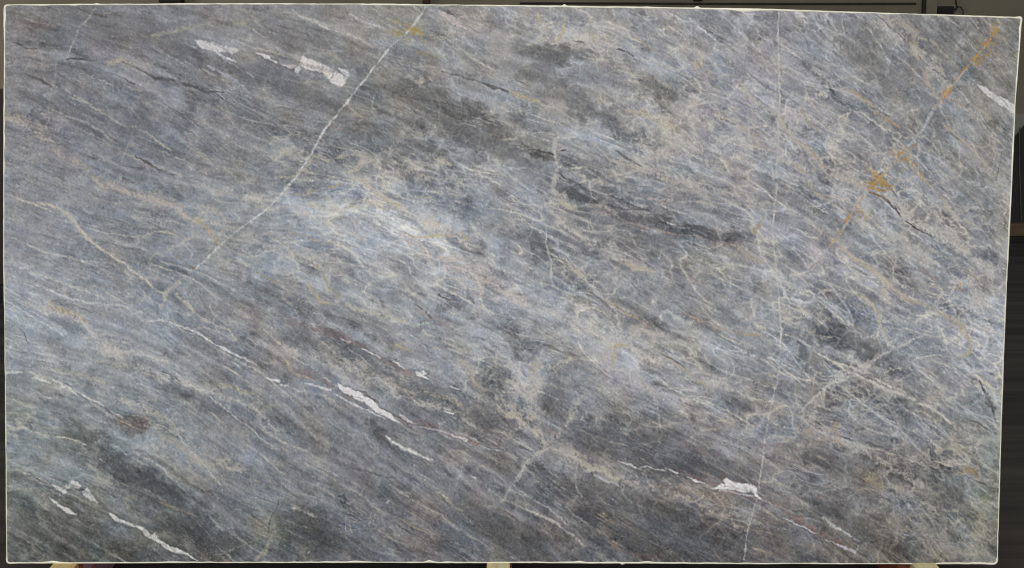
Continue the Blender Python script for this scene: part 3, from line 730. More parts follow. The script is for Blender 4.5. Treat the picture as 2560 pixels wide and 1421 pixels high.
for P, w, c, a, g in [
    ([(95,505),(120,510),(145,520),(165,535),(185,555),(200,575),(215,595),(240,615),(260,630),(285,650),(310,665),(340,685),(360,700),(385,722),(412,737)], [2,5,6,6,4,4,4,3,5,3], (192,180,156), .8, .1),
    ([(440,738),(470,760),(490,780),(515,800),(545,812),(575,828),(592,850),(606,875)], [2,4,3,4,3,5,2], (186,176,156), .75, .1),
    ([(400,770),(412,742),(430,722),(448,708)], [5,8,8,4], (176,172,160), .7, .1),
    ([(235,18),(225,40),(210,60),(193,78),(188,100),(180,115),(170,140),(163,148)], [1.8,2.4,2,3,2], (166,164,152), .75, .1),
    ([(139,165),(137,200),(130,235),(122,270),(117,300),(110,332),(100,355),(88,382),(74,424),(60,462)], [3,4,2,2,3,2.4,2.2], (166,158,142), .6, .15),
    ([(24,458),(40,475),(45,490),(40,515),(30,560),(20,590)], [2,3,2.4,1.5], (176,166,142), .6, .2),
    ([(155,215),(190,235),(215,252),(245,270),(275,290),(300,308),(325,318),(360,335),(400,357),(432,378)], [2,2.6,3.4,2.6,2,3], (174,164,142), .75, .15),
    ([(130,275),(170,290),(220,305),(255,330),(290,360)], [1,2.4,3,2.4,3], (162,164,166), .6, .25),
    ([(315,255),(335,285),(342,300),(330,330),(305,395),(297,480)], [2,3,2,2.5,3,2], (158,158,156), .4, .3),
    ([(270,160),(300,152),(330,165),(300,158)], [8,6,3], (176,160,126), .6, .2),
    ([(380,92),(400,87),(440,80),(470,74),(500,78)], [3,6,5,4], (160,154,132), .55, .2),
    ([(590,60),(610,58),(630,40)], [6,8,3], (172,160,120), .45, .4),
    ([(875,32),(900,48),(920,57),(945,64),(966,73)], [1.5,3,2.6,1.5], (190,182,176), .8, .1),
    ([(880,285),(900,290),(925,300)], [2,2.4,1], YEL, .6, .2),
    ([(945,160),(975,172),(1005,182),(1035,192)], [2,2.4,2], (170,166,154), .6, .2),
    ([(1040,205),(1055,200),(1070,195),(1080,200)], [3,10,8,2], (190,178,140), .6, .3),
    ([(1282,238),(1310,246),(1352,258)], [8,6,2], (196,172,112), .75, .2),
    ([(1340,22),(1345,40),(1352,55)], [2,4,3], YEL, .65, .2),
    ([(1415,52),(1410,70),(1400,90),(1385,103)], [4,6,5,2], (196,176,120), .7, .2),
    ([(1370,105),(1395,108),(1420,118)], [2,3,1], (188,172,130), .75, .1),
    ([(1316,112),(1335,105),(1360,95)], [3,4,2], (176,172,140), .7, .2),
    ([(1460,75),(1480,88),(1483,105),(1500,115)], [3,6,4,2], (188,170,132), .6, .3),
    ([(1530,20),(1536,45),(1550,65)], [3,4,2], (176,170,140), .6, .3),
    ([(1572,88),(1595,102),(1625,122),(1640,135)], [1.5,3,3,2], (186,160,100), .6, .2),
    ([(1540,165),(1570,178),(1620,195),(1665,205),(1680,225)], [2,3,2.4,3,2], (178,164,140), .6, .2),
    ([(1740,148),(1755,170),(1775,195),(1790,215)], [2,3,4,2], (166,146,96), .6, .2),
    ([(1850,200),(1870,235),(1900,260),(1940,285),(1960,310),(1985,345)], [3,6,5,6,5,6], (188,174,142), .6, .2),
    ([(1985,345),(2010,365),(2035,385),(2046,402),(2062,422),(2095,440),(2130,455),(2160,468)], [6,8,9,8,5,8,12,7], (194,180,160), .75, .1),
    ([(2035,385),(2050,405),(2062,420)], [3,4,2], (190,150,80), .6, .2),
    ([(1965,410),(1990,415),(2015,440),(2035,475),(2070,500),(2100,520)], [2,4,4,5,3,2], (188,168,128), .6, .25),
    ([(2135,230),(2160,250),(2190,275),(2215,300),(2250,320)], [4,5,2,5,2], (190,160,112), .75, .15),
    ([(2185,285),(2215,300),(2245,318)], [2,5,2], (196,150,84), .7, .2),
    ([(2220,497),(2250,515),(2265,535),(2290,555),(2330,575),(2370,595),(2395,615),(2420,637),(2450,655),(2482,676)], [5,10,8,8,18,22,12,8,12,10], (190,182,172), .75, .1),
    ([(2000,250),(2008,275),(2018,298),(2045,325)], [2,3,3,2], (190,158,100), .65, .15),
    ([(2072,598),(2100,612),(2135,646),(2150,654),(2180,672),(2205,692),(2226,712),(2240,726)], [3,4,5,4,10,14,8], (192,170,128), .75, .15),
    ([(2200,690),(2215,715),(2205,740)], [10,16,6], (190,178,152), .6, .2),
    ([(2240,726),(2265,742),(2295,756),(2330,776),(2370,796),(2400,812),(2416,836),(2430,856),(2428,880),(2400,895)], [5,4,3,4,7,6,5,3], (192,172,130), .75, .15),
    ([(1980,525),(2010,545),(2040,568),(2072,600)], [2,4,3,3], (184,176,160), .65, .2),
    ([(2142,548),(2160,558),(2175,568),(2190,582),(2215,600),(2240,615)], [2,5,5,5,2,2], (190,184,170), .7, .1),
    ([(2290,600),(2330,625),(2370,650),(2410,680),(2450,700)], [2,3,2,2,2], (182,160,116), .5, .4),
    ([(2285,430),(2310,450),(2350,485),(2370,520),(2410,545),(2450,575)], [3,4,3,4,3,3], (180,160,116), .55, .4),
    ([(2400,350),(2440,385),(2475,425),(2500,440)], [3,4,4,2], (178,158,120), .55, .35),
    ([(2340,290),(2370,320),(2400,345),(2430,370)], [2,4,3,2], (176,154,110), .5, .4),
    ([(2440,270),(2470,290),(2490,320),(2520,350)], [3,4,3,1], (178,160,120), .5, .4),
    ([(2300,315),(2295,380),(2295,430),(2292,480),(2285,520),(2260,545)], [1.6,2,2.4,2,1.6], (180,174,164), .6, .2),
    ([(2258,555),(2250,600),(2245,640),(2238,670),(2230,700)], [2,2.4,3,2], (180,172,158), .55, .2),
    ([(1670,310),(1690,330),(1720,345)], [2,2,1], YEL, .4, .5),
    ([(1480,355),(1510,380),(1525,400),(1560,405),(1600,420),(1640,440),(1690,458)], [3,5,4,4,3,3,2], (182,168,148), .65, .2),
    ([(1585,385),(1610,400),(1640,420)], [2,3,2], (186,170,144), .6, .3),
    ([(1387,355),(1386,390),(1393,420),(1386,460),(1392,490),(1412,508),(1436,522)], [6,9,8,6,10,14,8], (176,170,158), .7, .15),
    ([(1398,418),(1435,417),(1462,413)], [2.4,2.6,1.4], (198,192,168), .8, .1),
    ([(1415,510),(1430,525),(1440,520)], [5,7,3], (190,184,120), .6, .3),
    ([(1470,520),(1500,515),(1530,530),(1545,542)], [3,9,6,2], (178,166,150), .6, .2),
    ([(1480,530),(1550,545),(1600,565),(1650,577),(1720,590),(1780,602),(1850,616)], [2,2.4,2,2.4,2.4,2,1.4], (176,144,128), .65, .25),
    ([(1650,478),(1670,465),(1690,458),(1697,475)], [1.4,2,2,1.2], (172,174,166), .6, .1),
    ([(1750,490),(1800,500),(1850,510),(1900,525)], [2,3,3,2], (184,164,138), .5, .3),
    ([(1908,545),(1900,565),(1887,585)], [2,5,4], (188,156,96), .75, .15),
    ([(1560,660),(1590,670),(1640,680)], [8,10,3], (190,176,138), .6, .3),
    ([(1390,650),(1420,665),(1445,685),(1460,690)], [2,3,4,6], (186,172,120), .55, .3),
    ([(1830,640),(1850,620),(1870,640),(1900,655),(1935,660)], [2,5,5,4,3], (180,166,136), .55, .3),
    ([(1740,690),(1770,665),(1820,660),(1870,665)], [3,5,4,2], (176,172,160), .5, .3),
    ([(1515,750),(1545,765),(1575,785),(1605,803),(1630,822)], [1.4,3,3,3,2], (186,150,104), .65, .25),
    ([(1700,775),(1740,796),(1775,815),(1800,825),(1850,835),(1900,842),(1922,850)], [2.4,4,3,4,3,4,2], (178,146,112), .75, .15),
    ([(1590,930),(1625,975),(1643,1020),(1648,1075)], [1.5,2.4,2.6,1.4], (172,168,160), .6, .15),
    ([(1650,800),(1655,778),(1665,774),(1690,790),(1728,812)], [8,6,4,5,2.4], (188,190,188), .7, .15),
    ([(1530,868),(1545,862),(1565,862)], [3,6,3], (192,170,110), .6, .2),
    ([(1530,905),(1535,890),(1528,915)], [4,9,4], (194,172,120), .55, .3),
    ([(1615,830),(1650,835),(1665,842)], [4,9,3], (186,172,158), .6, .2),
    ([(1620,848),(1650,880),(1700,920),(1745,955),(1780,975)], [1.5,3,5,5,2], (176,162,124), .55, .3),
    ([(1280,745),(1320,765),(1360,785),(1400,800)], [3,5,4,2], (186,184,182), .55, .25),
    ([(870,757),(890,770),(920,775),(950,785),(980,790),(1000,800),(1030,808)], [5,8,6,4,4,6,4], (188,186,158), .7, .25),
    ([(770,715),(790,738),(800,757),(830,758)], [5,5,5,3], (188,170,116), .6, .25),
    ([(820,705),(830,730),(850,755)], [10,12,8], (178,176,162), .5, .25),
    ([(1042,812),(1060,808),(1075,808),(1084,820)], [3,7,8,2], (164,198,172), .85, .1),
    ([(990,863),(1010,868),(1030,878)], [5,8,5], (186,170,110), .5, .4),
    ([(1080,875),(1090,868),(1100,880)], [3,5,3], (190,176,130), .5, .3),
    ([(718,900),(730,930),(760,945),(800,958)], [4,4,3,2], (184,158,120), .6, .25),
    ([(700,962),(725,970),(748,980)], [1.4,2.4,1.4], WH, .7, .1),
    ([(785,985),(820,990),(840,1005)], [1.4,2.6,1.4], (196,184,160), .6, .1),
    ([(770,478),(800,475),(830,470),(850,462)], [3,3.4,3,4], (200,172,104), .8, .2),
    ([(740,486),(765,488),(780,478)], [2,3,2], (200,174,110), .7, .2),
    ([(780,395),(760,425),(735,440),(690,445)], [2,3,4,3], (184,168,126), .65, .2),
    ([(778,388),(800,395),(820,402),(850,392),(880,388),(920,395)], [2,4,4,3,3,2], (186,176,146), .65, .2),
    ([(870,435),(890,420),(905,405),(940,400)], [10,9,7,4], (190,178,152), .55, .3),
    ([(880,445),(905,452),(925,468),(960,490),(990,508)], [8,7,6,6,4], (196,184,152), .65, .2),
    ([(990,490),(1030,490),(1075,490)], [2.4,2.4,1.4], (192,182,140), .65, .25),
    ([(985,510),(1000,512),(990,520),(960,523),(930,515)], [3,4,3,2,2], (196,178,112), .6, .3),
    ([(1040,447),(1110,447),(1170,447)], [2,2,1.4], (180,176,162), .6, .3),
    ([(1088,405),(1105,405),(1130,410)], [5,12,5], (194,182,152), .6, .3),
    ([(1030,592),(1060,590),(1100,588),(1140,588),(1175,590)], [2,3.4,4,4,2], (204,180,108), .85, .1),
    ([(1175,588),(1215,578),(1240,566)], [1.6,2.4,1.4], (192,178,140), .65, .2),
    ([(1010,580),(1030,592),(1045,594)], [2,3,2], (194,176,128), .7, .2),
    ([(720,580),(760,592),(785,606),(805,612),(832,603)], [2,3,3,3,2], (182,154,100), .65, .2),
    ([(675,580),(700,592),(725,615),(745,640)], [2,3,2,2], (180,170,146), .55, .3),
    ([(640,680),(665,693),(690,708),(702,714)], [2,3,3,3], (186,152,80), .7, .2),
    ([(790,660),(805,675),(815,700),(830,720),(855,745)], [3,3,4,3,2], (184,158,92), .55, .35),
    ([(1190,548),(1215,540),(1240,530)], [1.4,2.4,1.4], (184,178,150), .6, .2),
    ([(370,803),(395,800),(420,804),(438,812)], [1.4,2.4,2,2], (188,190,194), .8, .1),
    ([(610,455),(560,420),(520,400),(490,385),(470,375)], [2,2,3,3,2], (176,166,142), .5, .3),
    ([(490,545),(510,565),(530,585),(550,610)], [5,4,4,4], (188,164,112), .6, .25),
    ([(480,540),(560,565),(600,570)], [2,2,1.4], (178,168,140), .5, .3),
    ([(440,640),(470,660),(487,668)], [1.4,2.4,3], (170,132,70), .7, .2),
    ([(1365,1120),(1340,1140),(1312,1165),(1285,1200),(1255,1250)], [4,5,3,2,2], (166,164,158), .5, .3),
    ([(1350,1080),(1358,1100),(1366,1118)], [2,3,2], (178,172,156), .7, .1),
    ([(1285,1040),(1330,1075),(1362,1108)], [8,8,3], (176,164,138), .55, .2),
    ([(1380,1105),(1395,1090),(1425,1075)], [3,4,2], (158,158,154), .5, .2),
    ([(1442,1160),(1443,1200),(1445,1225),(1455,1245)], [2,2.4,1.6,1.4], (156,154,146), .5, .2),
    ([(1485,1190),(1510,1202),(1535,1210),(1557,1224)], [4,5,4,6], (160,162,164), .65, .15),
    ([(1320,1272),(1350,1285),(1385,1305),(1415,1325),(1440,1345),(1455,1362)], [3,3,3,3,2.4,1.4], (170,164,154), .7, .15),
    ([(1448,1303),(1455,1300),(1480,1325)], [3,2.4,1.4], (150,140,124), .5, .2),
    ([(1730,1255),(1755,1245),(1760,1232)], [2.4,3,1.4], (176,162,130), .6, .1),
    ([(1875,1262),(1873,1290),(1872,1315)], [2,2,1.4], (170,158,134), .6, .1),
    ([(965,1092),(985,1105),(1010,1122),(1040,1136),(1080,1150)], [1.4,4,6,4.5,1.5], (192,191,188), .85, .0),
    ([(1170,1188),(1190,1195),(1215,1210)], [1.6,3,1.5], (178,176,172), .7, .1),
    ([(735,1268),(755,1278),(770,1285),(785,1295)], [7,3,4,2], (166,160,150), .6, .1),
    ([(1055,1360),(1085,1375),(1110,1395)], [2,3,2], (148,142,132), .6, .2),
    ([(1000,1385),(1040,1365),(1075,1345),(1100,1320)], [2,2.4,2,1.4], (146,138,120), .5, .3),
    ([(640,1400),(665,1380),(680,1340),(700,1320)], [8,6,4,2], (148,142,112), .55, .3),
    ([(520,1400),(560,1380),(600,1370),(640,1350)], [1.6,2,2,1.6], (140,140,124), .6, .2),
    ([(400,1255),(430,1270),(460,1280),(490,1293)], [2,3,4,2], (150,132,104), .65, .2),
    ([(340,1300),(390,1300),(430,1288)], [1.4,2,1.4], (150,136,108), .5, .3),
    ([(75,1110),(110,1125),(120,1145)], [3,3,2], (146,142,120), .4, .4),
    ([(20,985),(45,1005),(80,1012)], [3,4,2], (168,160,120), .5, .3),
    ([(95,1020),(120,1040),(130,1045)], [2,3,2], (176,162,116), .55, .3),
    ([(20,1228),(45,1224),(80,1222)], [4,4,2], (160,156,140), .6, .2),
    ([(90,1280),(110,1310),(140,1345),(180,1370),(200,1395)], [4,8,5,6,3], (126,126,120), .55, .2),
    ([(2330,820),(2290,845),(2250,866),(2200,890),(2165,915),(2120,931),(2080,957),(2045,986),(2010,1022)], [2,3,3,2.4,3,5,4,2.4], (176,172,170), .7, .15),
    ([(2136,896),(2127,910),(2117,927)], [1.4,2,1.4], (180,178,176), .7, .0),
    ([(2080,900),(2118,928),(2150,942),(2200,966),(2240,982),(2280,1001),(2320,1016),(2350,1036),(2370,1051),(2386,1062)], [3,4,5,5,5,6,4,3,4,2], (192,182,168), .8, .1),
    ([(1990,815),(2035,835),(2080,845)], [1.4,2,2], (176,158,130), .55, .25),
    ([(2035,830),(2048,790),(2060,760),(2056,735)], [1.8,2,2,1.4], (178,166,140), .55, .2),
    ([(2150,740),(2180,760),(2195,785),(2205,820),(2215,835)], [5,9,7,4,3], (190,172,132), .6, .25),
    ([(2205,830),(2220,855),(2240,850)], [8,10,6], (178,178,166), .6, .25),
    ([(2320,1000),(2350,980),(2330,970)], [3,3,2], (178,160,116), .5, .3),
    ([(2480,775),(2430,760),(2400,790),(2375,815)], [3,4,4,3], (176,170,156), .5, .2),
    ([(2200,700),(2190,760),(2200,800)], [2,2,1.4], (180,166,120), .4, .4),
    ([(1920,1200),(1955,1218),(1990,1240),(2010,1260)], [1.4,2.4,2,1], (154,160,154), .55, .2),
    ([(2060,1295),(2085,1315),(2112,1332),(2148,1356)], [2,3.4,2.6,1.4], (178,186,180), .8, .1),
    ([(2260,1095),(2268,1130),(2280,1160)], [2.4,3,1.4], (162,154,130), .6, .2),
    ([(2340,1150),(2360,1160),(2380,1170)], [1.6,4,2], (184,174,140), .7, .1),
    ([(2380,1110),(2392,1125),(2386,1140),(2398,1120)], [5,7,5,2], (170,166,130), .65, .2),
]:
    strands(P, w, tuple(.42 * v + .58 * (sum(c) / 3 + 10) for v in c), a, g, int(P[0][0] * 7 + P[0][1]))

# the pitted brownish knot
polygon([(296,1052),(310,1040),(335,1035),(362,1042),(374,1060),(368,1080),(345,1092),(318,1090),(300,1075)], (118,111,107), .5, 7, wx=1.0, rx=1.0, keep=True)
for k in range(120):
    a_ = rr.uniform(0, 6.28); q = math.sqrt(rr.random())
    x = 335 + 38 * q * math.cos(a_); y = 1063 + 27 * q * math.sin(a_)
    vein([(x, y), (x + rr.uniform(-5, 5), y + rr.uniform(-4, 4))], rr.uniform(1.2, 2.4), rr.choice([(90,86,84), (100,95,92), (152,146,142), (140,134,130)]), rr.uniform(.3, .6), 1.0)
vein([(280,1030),(296,1048),(300,1075),(318,1092),(345,1094)], [2,3,2,3,2], (160,158,152), .5, 2, .3)
# reddish-brown streaks
for P, w, a in [
    ([(1930,1252),(1960,1278),(2000,1304),(2040,1330),(2080,1350),(2125,1372)], [4,9,11,10,10,5], .55),
    ([(1760,1190),(1800,1195),(1850,1200)], [4,6,3], .35), ([(1690,1175),(1760,1200),(1800,1215)], [3,5,3], .4), ([(1800,1228),(1860,1240),(1895,1250)], [3,5,3], .4),
    ([(720,800),(790,820),(860,850),(920,880)], [5,9,9,5], .4), ([(740,925),(780,940),(830,960)], [5,12,6], .4), ([(930,885),(990,915),(1040,940)], [4,6,4], .35),
    ([(1000,1045),(1060,1065),(1130,1090),(1200,1110)], [5,7,7,3], .4), ([(1900,1110),(1960,1120),(2000,1130)], [3,5,3], .3), ([(1700,1110),(1760,1130),(1850,1150)], [3,5,3], .3),
    ([(2280,655),(2300,675),(2340,700)], [2,4,2], .4), ([(1560,1370),(1600,1385),(1650,1395)], [6,8,4], .3), ([(1040,770),(1080,790),(1120,815)], [8,14,8], .25),
]:
    vein(P, [q * 1.5 for q in w], (124, 98, 96), a, 4.0, .3, wx=.5, rx=1.0)

# dark seams and fissures
for P, w, a, g in [
    ([(305,158),(340,170),(362,184),(392,198),(430,203),(460,212),(490,220),(520,230),(562,232)], [2,2.4,4,7,6,6,4,2], .8, .2),
    ([(165,147),(200,148),(236,153)], [2,4,2], .85, .1), ([(30,107),(50,110),(68,120),(92,122)], [2,5,4,2], .85, .2), ([(20,162),(32,155)], [2,2], .5, .2),
    ([(60,184),(90,200),(112,209),(131,219)], [2,5,6,4], .75, .15), ([(110,17),(145,27)], [2,2], .6, .2), ([(190,20),(228,34),(262,42)], [2,3,6], .55, .3),
    ([(310,198),(335,210)], [2,4], .5, .3), ([(700,64),(735,75),(772,88)], [3,2.4,3], .7, .3), ([(1105,178),(1150,188),(1182,199),(1212,211),(1236,222),(1268,232)], [2,4,3,4,8,4], .75, .35),
    ([(1000,240),(1050,248),(1110,258),(1160,272),(1205,295)], [2,3,3,4,3], .45, .3), ([(900,218),(930,224)], [4,3], .6, .2), ([(1290,200),(1310,212),(1325,220)], [2,3,2], .5, .2),
    ([(1542,124),(1565,130),(1580,141),(1592,153)], [2,3,2.4,2], .8, .1), ([(1433,104),(1460,109)], [2,2], .7, .1), ([(1400,308),(1420,315),(1436,322)], [2,3,2], .6, .1), ([(1590,190),(1640,200)], [2,2], .4, .2),
    ([(1310,364),(1345,377),(1382,388)], [2,6,4], .8, .1), ([(1400,379),(1415,374),(1421,376)], [3,4,1], .8, .1), ([(1326,384),(1352,392),(1383,402)], [5,11,8], .6, .2),
    ([(1392,431),(1430,455),(1470,476),(1515,497)], [2,3.4,3,1.6], .8, .1), ([(1525,490),(1570,508),(1620,526)], [2,3,2], .75, .15), ([(1640,535),(1680,545)], [2,2.4], .65, .1), ([(1690,558),(1750,566),(1800,575)], [1.6,2.4,1.4], .55, .2), ([(1695,562),(1750,570),(1800,580),(1850,590)], [4,5,5,2], .55, .2),
    ([(1540,375),(1570,395),(1600,412)], [3,7,3], .5, .3), ([(1800,295),(1835,312)], [2,3], .5, .3),
    ([(2082,128),(2120,155),(2123,162)], [5,8,3], .35, .3), ([(2190,38),(2220,65),(2250,90),(2265,105)], [2,2.4,2,2], .55, .2), ([(2297,142),(2320,165)], [2,2], .55, .1), ([(2330,172),(2345,184)], [1.6,2], .65, .1), ([(2436,231),(2442,221)], [1.6,1.6], .8, .0),
    ([(2370,330),(2400,350)], [3,3], .45, .3), ([(2475,303),(2492,307)], [2,2], .7, .1), ([(2503,382),(2498,415),(2490,452)], [1.4,1.6,1.4], .8, .15), ([(2518,530),(2512,565)], [2,2], .7, .1),
    ([(2172,482),(2198,491),(2218,505),(2236,519),(2255,537)], [2,3,5,3.4,2], .85, .1), ([(2265,553),(2286,572),(2310,582),(2333,592)], [2,3.6,3.4,2.4], .9, .05), ([(2025,428),(2060,455),(2095,473)], [2,3,2], .5, .2),
    ([(340,392),(370,410),(395,425),(440,440)], [2,8,6,2], .65, .35), ([(305,447),(335,458)], [5,3], .6, .2), ([(95,418),(130,435),(170,455)], [2,4,2], .4, .3), ([(370,555),(400,572)], [2,2.4], .6, .2), ([(100,585),(140,593)], [1.6,2], .4, .2), ([(25,448),(55,462)], [2,3], .4, .3),
    ([(1095,735),(1115,745),(1128,752)], [2,3,1.6], .75, .1), ([(1040,760),(1075,785),(1085,803)], [3,5,4], .55, .35), ([(1053,800),(1052,828)], [1.6,1.6], .8, .0), ([(1076,810),(1086,827)], [1.4,1.8], .8, .0), ([(950,788),(958,790)], [3,2], .7, .1),
    ([(820,785),(860,795),(900,812)], [4,5,3], .4, .25), ([(880,975),(915,985),(945,1005)], [3,5,4], .65, .25), ([(840,985),(880,1010),(960,1045)], [2,3,2.4], .5, .3), ([(950,1015),(990,1038),(1020,1055),(1060,1070)], [3,5,4,2], .6, .25),
    ([(165,960),(190,985),(220,1002)], [2,3.4,2], .6, .15), ([(255,1015),(275,1028),(298,1040)], [3,5,3], .65, .2), ([(410,930),(440,945),(452,955)], [2,4,2], .6, .2), ([(50,818),(62,830),(72,862)], [2,2.4,2], .5, .3), ([(250,906),(290,912)], [2,2], .35, .2),
    ([(870,1168),(920,1180),(960,1192),(990,1198)], [2,3,3.4,2], .6, .2), ([(800,1317),(830,1333),(845,1345)], [2,3,2], .75, .1), ([(700,1080),(745,1093)], [2,2], .5, .2), ([(845,1237),(858,1244),(872,1252)], [2,5,5], .8, .2),
    ([(700,1070),(760,1085)], [1.6,1.6], .3, .2), ([(1280,1112),(1310,1123),(1330,1132)], [2,4,2], .55, .2), ([(1342,1222),(1375,1245),(1412,1265)], [1.6,2.6,1.6], .65, .1), ([(1445,1198),(1490,1215)], [2,2], .4, .2), ([(1818,1322),(1870,1340)], [2,3], .55, .2), ([(1345,1174),(1370,1176)], [3,2], .6, .3),
    ([(695,1250),(692,1270),(680,1290),(677,1310),(672,1335)], [1.6,2.4,2,2,1.4], .95, .05), ([(1155,1295),(1080,1380)], [0.1,0.1], .01, .0), ([(905,1382),(945,1400)], [2,2.4], .5, .1),
    ([(1280,862),(1305,873),(1335,872)], [3,4,2], .65, .15), ([(1360,862),(1400,878),(1450,895)], [5,8,3], .4, .3), ([(1650,883),(1690,905),(1710,917)], [2,4,2.4], .6, .25), ([(1745,900),(1785,918)], [2,4], .65, .15), ([(1700,1000),(1725,1015)], [5,4], .4, .2),
    ([(2120,868),(2145,878)], [2,3], .6, .2), ([(2150,938),(2178,950)], [2,3], .65, .1), ([(2225,915),(2260,935)], [4,3], .6, .2), ([(2448,955),(2455,975),(2466,990),(2474,1010),(2486,1025),(2490,1048)], [2,3,12,14,10,4], .6, .65), ([(2448,955),(2458,985),(2478,1012),(2492,1060)], [1.4,2,2,1.8], .75, .15), ([(2416,1050),(2445,1057),(2478,1080)], [2,3,2], .75, .1), ([(2470,1078),(2490,1086)], [2,2], .6, .1),
    ([(2100,1175),(2125,1187)], [3,3], .6, .2), ([(2410,1190),(2440,1205),(2462,1211)], [1.6,3,3], .65, .2), ([(2360,1130),(2390,1145)], [4,4], .4, .2), ([(1905,1060),(1935,1075)], [3,3], .35, .2),
    ([(75,1190),(110,1205),(140,1215)], [2,4,2], .5, .3), ([(180,1220),(205,1226)], [4,4], .7, .2), ([(225,1240),(255,1265),(300,1295)], [3,7,3], .5, .3), ([(250,1222),(268,1228)], [4,3], .7, .1), ([(380,1198),(405,1205)], [4,5], .45, .2), ([(325,1268),(355,1280)], [2,3], .5, .1), ([(515,1226),(535,1238)], [2,2], .7, .1), ([(605,1253),(630,1265)], [2,2], .65, .1), ([(300,1312),(330,1322)], [2,2], .5, .1),
]:
    vein(P, w, BLK, a * .92, 1.3, g + .05, wx=.3, rx=.55, mask=fissure)

# the straight fracture the rust follows
vein([(2500,68),(2480,92),(2460,118),(2425,160),(2390,205),(2360,240),(2334,271),(2310,316),(2286,350),(2262,374),(2236,406),(2212,434),(2186,460),(2168,476),(2150,502),(2126,540),(2108,577),(2084,607),(2062,634),(2030,665),(2008,684)], [2,3,3,4,6,8,7,5,5,4,4,3,4,3], (184,183,182), .68, 1.8, .1, wx=.2, rx=.4)
# rust: stained fracture and its blotches
for P, w, a in [
    ([(2497,72),(2480,92),(2460,118),(2440,142),(2425,160),(2405,180),(2390,205),(2375,226),(2360,240),(2345,256),(2334,271)], [6,4,3,5,3,3,3,4,5,3], .85),
    ([(2476,131),(2456,145),(2446,166)], [2,3,2], .65), ([(2262,372),(2246,390),(2236,406),(2212,434),(2186,460),(2168,476)], [4,5,3,4,6,6], .8), ([(2262,375),(2280,395),(2290,420),(2305,440)], [2,3,3,2], .55),
    ([(2160,488),(2150,502),(2140,520),(2126,540),(2112,560)], [2,3,5,8,6], .75), ([(2168,470),(2200,478),(2225,478)], [6,7,3], .6), ([(2175,462),(2190,445),(2225,432)], [5,5,2], .5), ([(2170,450),(2190,430),(2160,420)], [4,5,3], .45),
    ([(2165,478),(2200,492),(2215,503)], [3,4,2], .6), ([(2108,577),(2098,592),(2084,607),(2072,622)], [3,3,3,2], .6), ([(2180,530),(2172,545),(2165,555)], [3,4,2], .5), ([(2150,530),(2165,545)], [3,4], .45),
    ([(2060,638),(2050,655),(2035,675)], [3,3,2], .4), ([(2392,722),(2400,712),(2397,730)], [4,7,5], .6), ([(1018,62),(1028,55),(1030,75),(1040,90),(1060,98)], [4,7,6,4,2], .6), ([(1005,80),(1030,68),(1050,80),(1085,100)], [3,6,5,2], .5), ([(1040,130),(1060,140)], [4,3], .4), ([(1050,100),(1095,110)], [4,2], .35), ([(2350,232),(2385,250),(2410,265)], [4,5,2], .35),
]:
    vein(P, [q * .8 for q in w], OCH, a * .9, 1.6, .1, wx=.35, rx=.6, mask=rust, tex=.9)
for cx, cy, rl, rw, an, a in [(2190,466,44,22,10,.55),(2135,536,20,14,120,.5),(2262,385,34,16,120,.4),(2360,235,26,14,140,.35),(2495,68,24,14,110,.4),(2460,130,40,12,125,.3),(2175,425,30,16,20,.3),(1035,74,56,30,20,.6),(1065,130,60,22,30,.22),(2270,420,50,22,30,.25),(2250,400,60,40,40,.15),(2470,110,60,30,120,.18)]:
    sl = window(cx - 90, cy - 90, cx + 90, cy + 90)
    an_ = math.radians(an)
    dx = GX[sl] + 2 * WX[sl] + 3 * RX[sl] - cx; dy = GY[sl] + 2 * WY[sl] + 3 * RY[sl] - cy
    d = np.hypot((dx * math.cos(an_) + dy * math.sin(an_)) / rl, (-dx * math.sin(an_) + dy * math.cos(an_)) / rw)
    m = sstep(1.4, .1, d) * sstep(-.5, 1.2, mott2[sl] + .6 * streak_mid[sl])
    blend(np.minimum(m * a * 1.25, .9), (174, 132, 66) if cx > 1500 else (156, 142, 86), sl)
# the fracture where it runs pale between the stained lengths
vein([(2335,271),(2322,296),(2310,316),(2298,332),(2286,350),(2268,368)], [5,9,9,8,7,4], (178,180,188), .6, 3, .1)
vein([(2072,620),(2062,634),(2046,650),(2030,665),(2008,682)], [2,3,4,3,2], (176,178,184), .6, 1.6, .1)
vein([(2235,405),(2215,430),(2190,455)], [5,5,4], (182,176,170), .4, 2, .1)
vein([(2168,478),(2150,500),(2138,520)], [4,5,3], (184,178,172), .5, 2, .1)

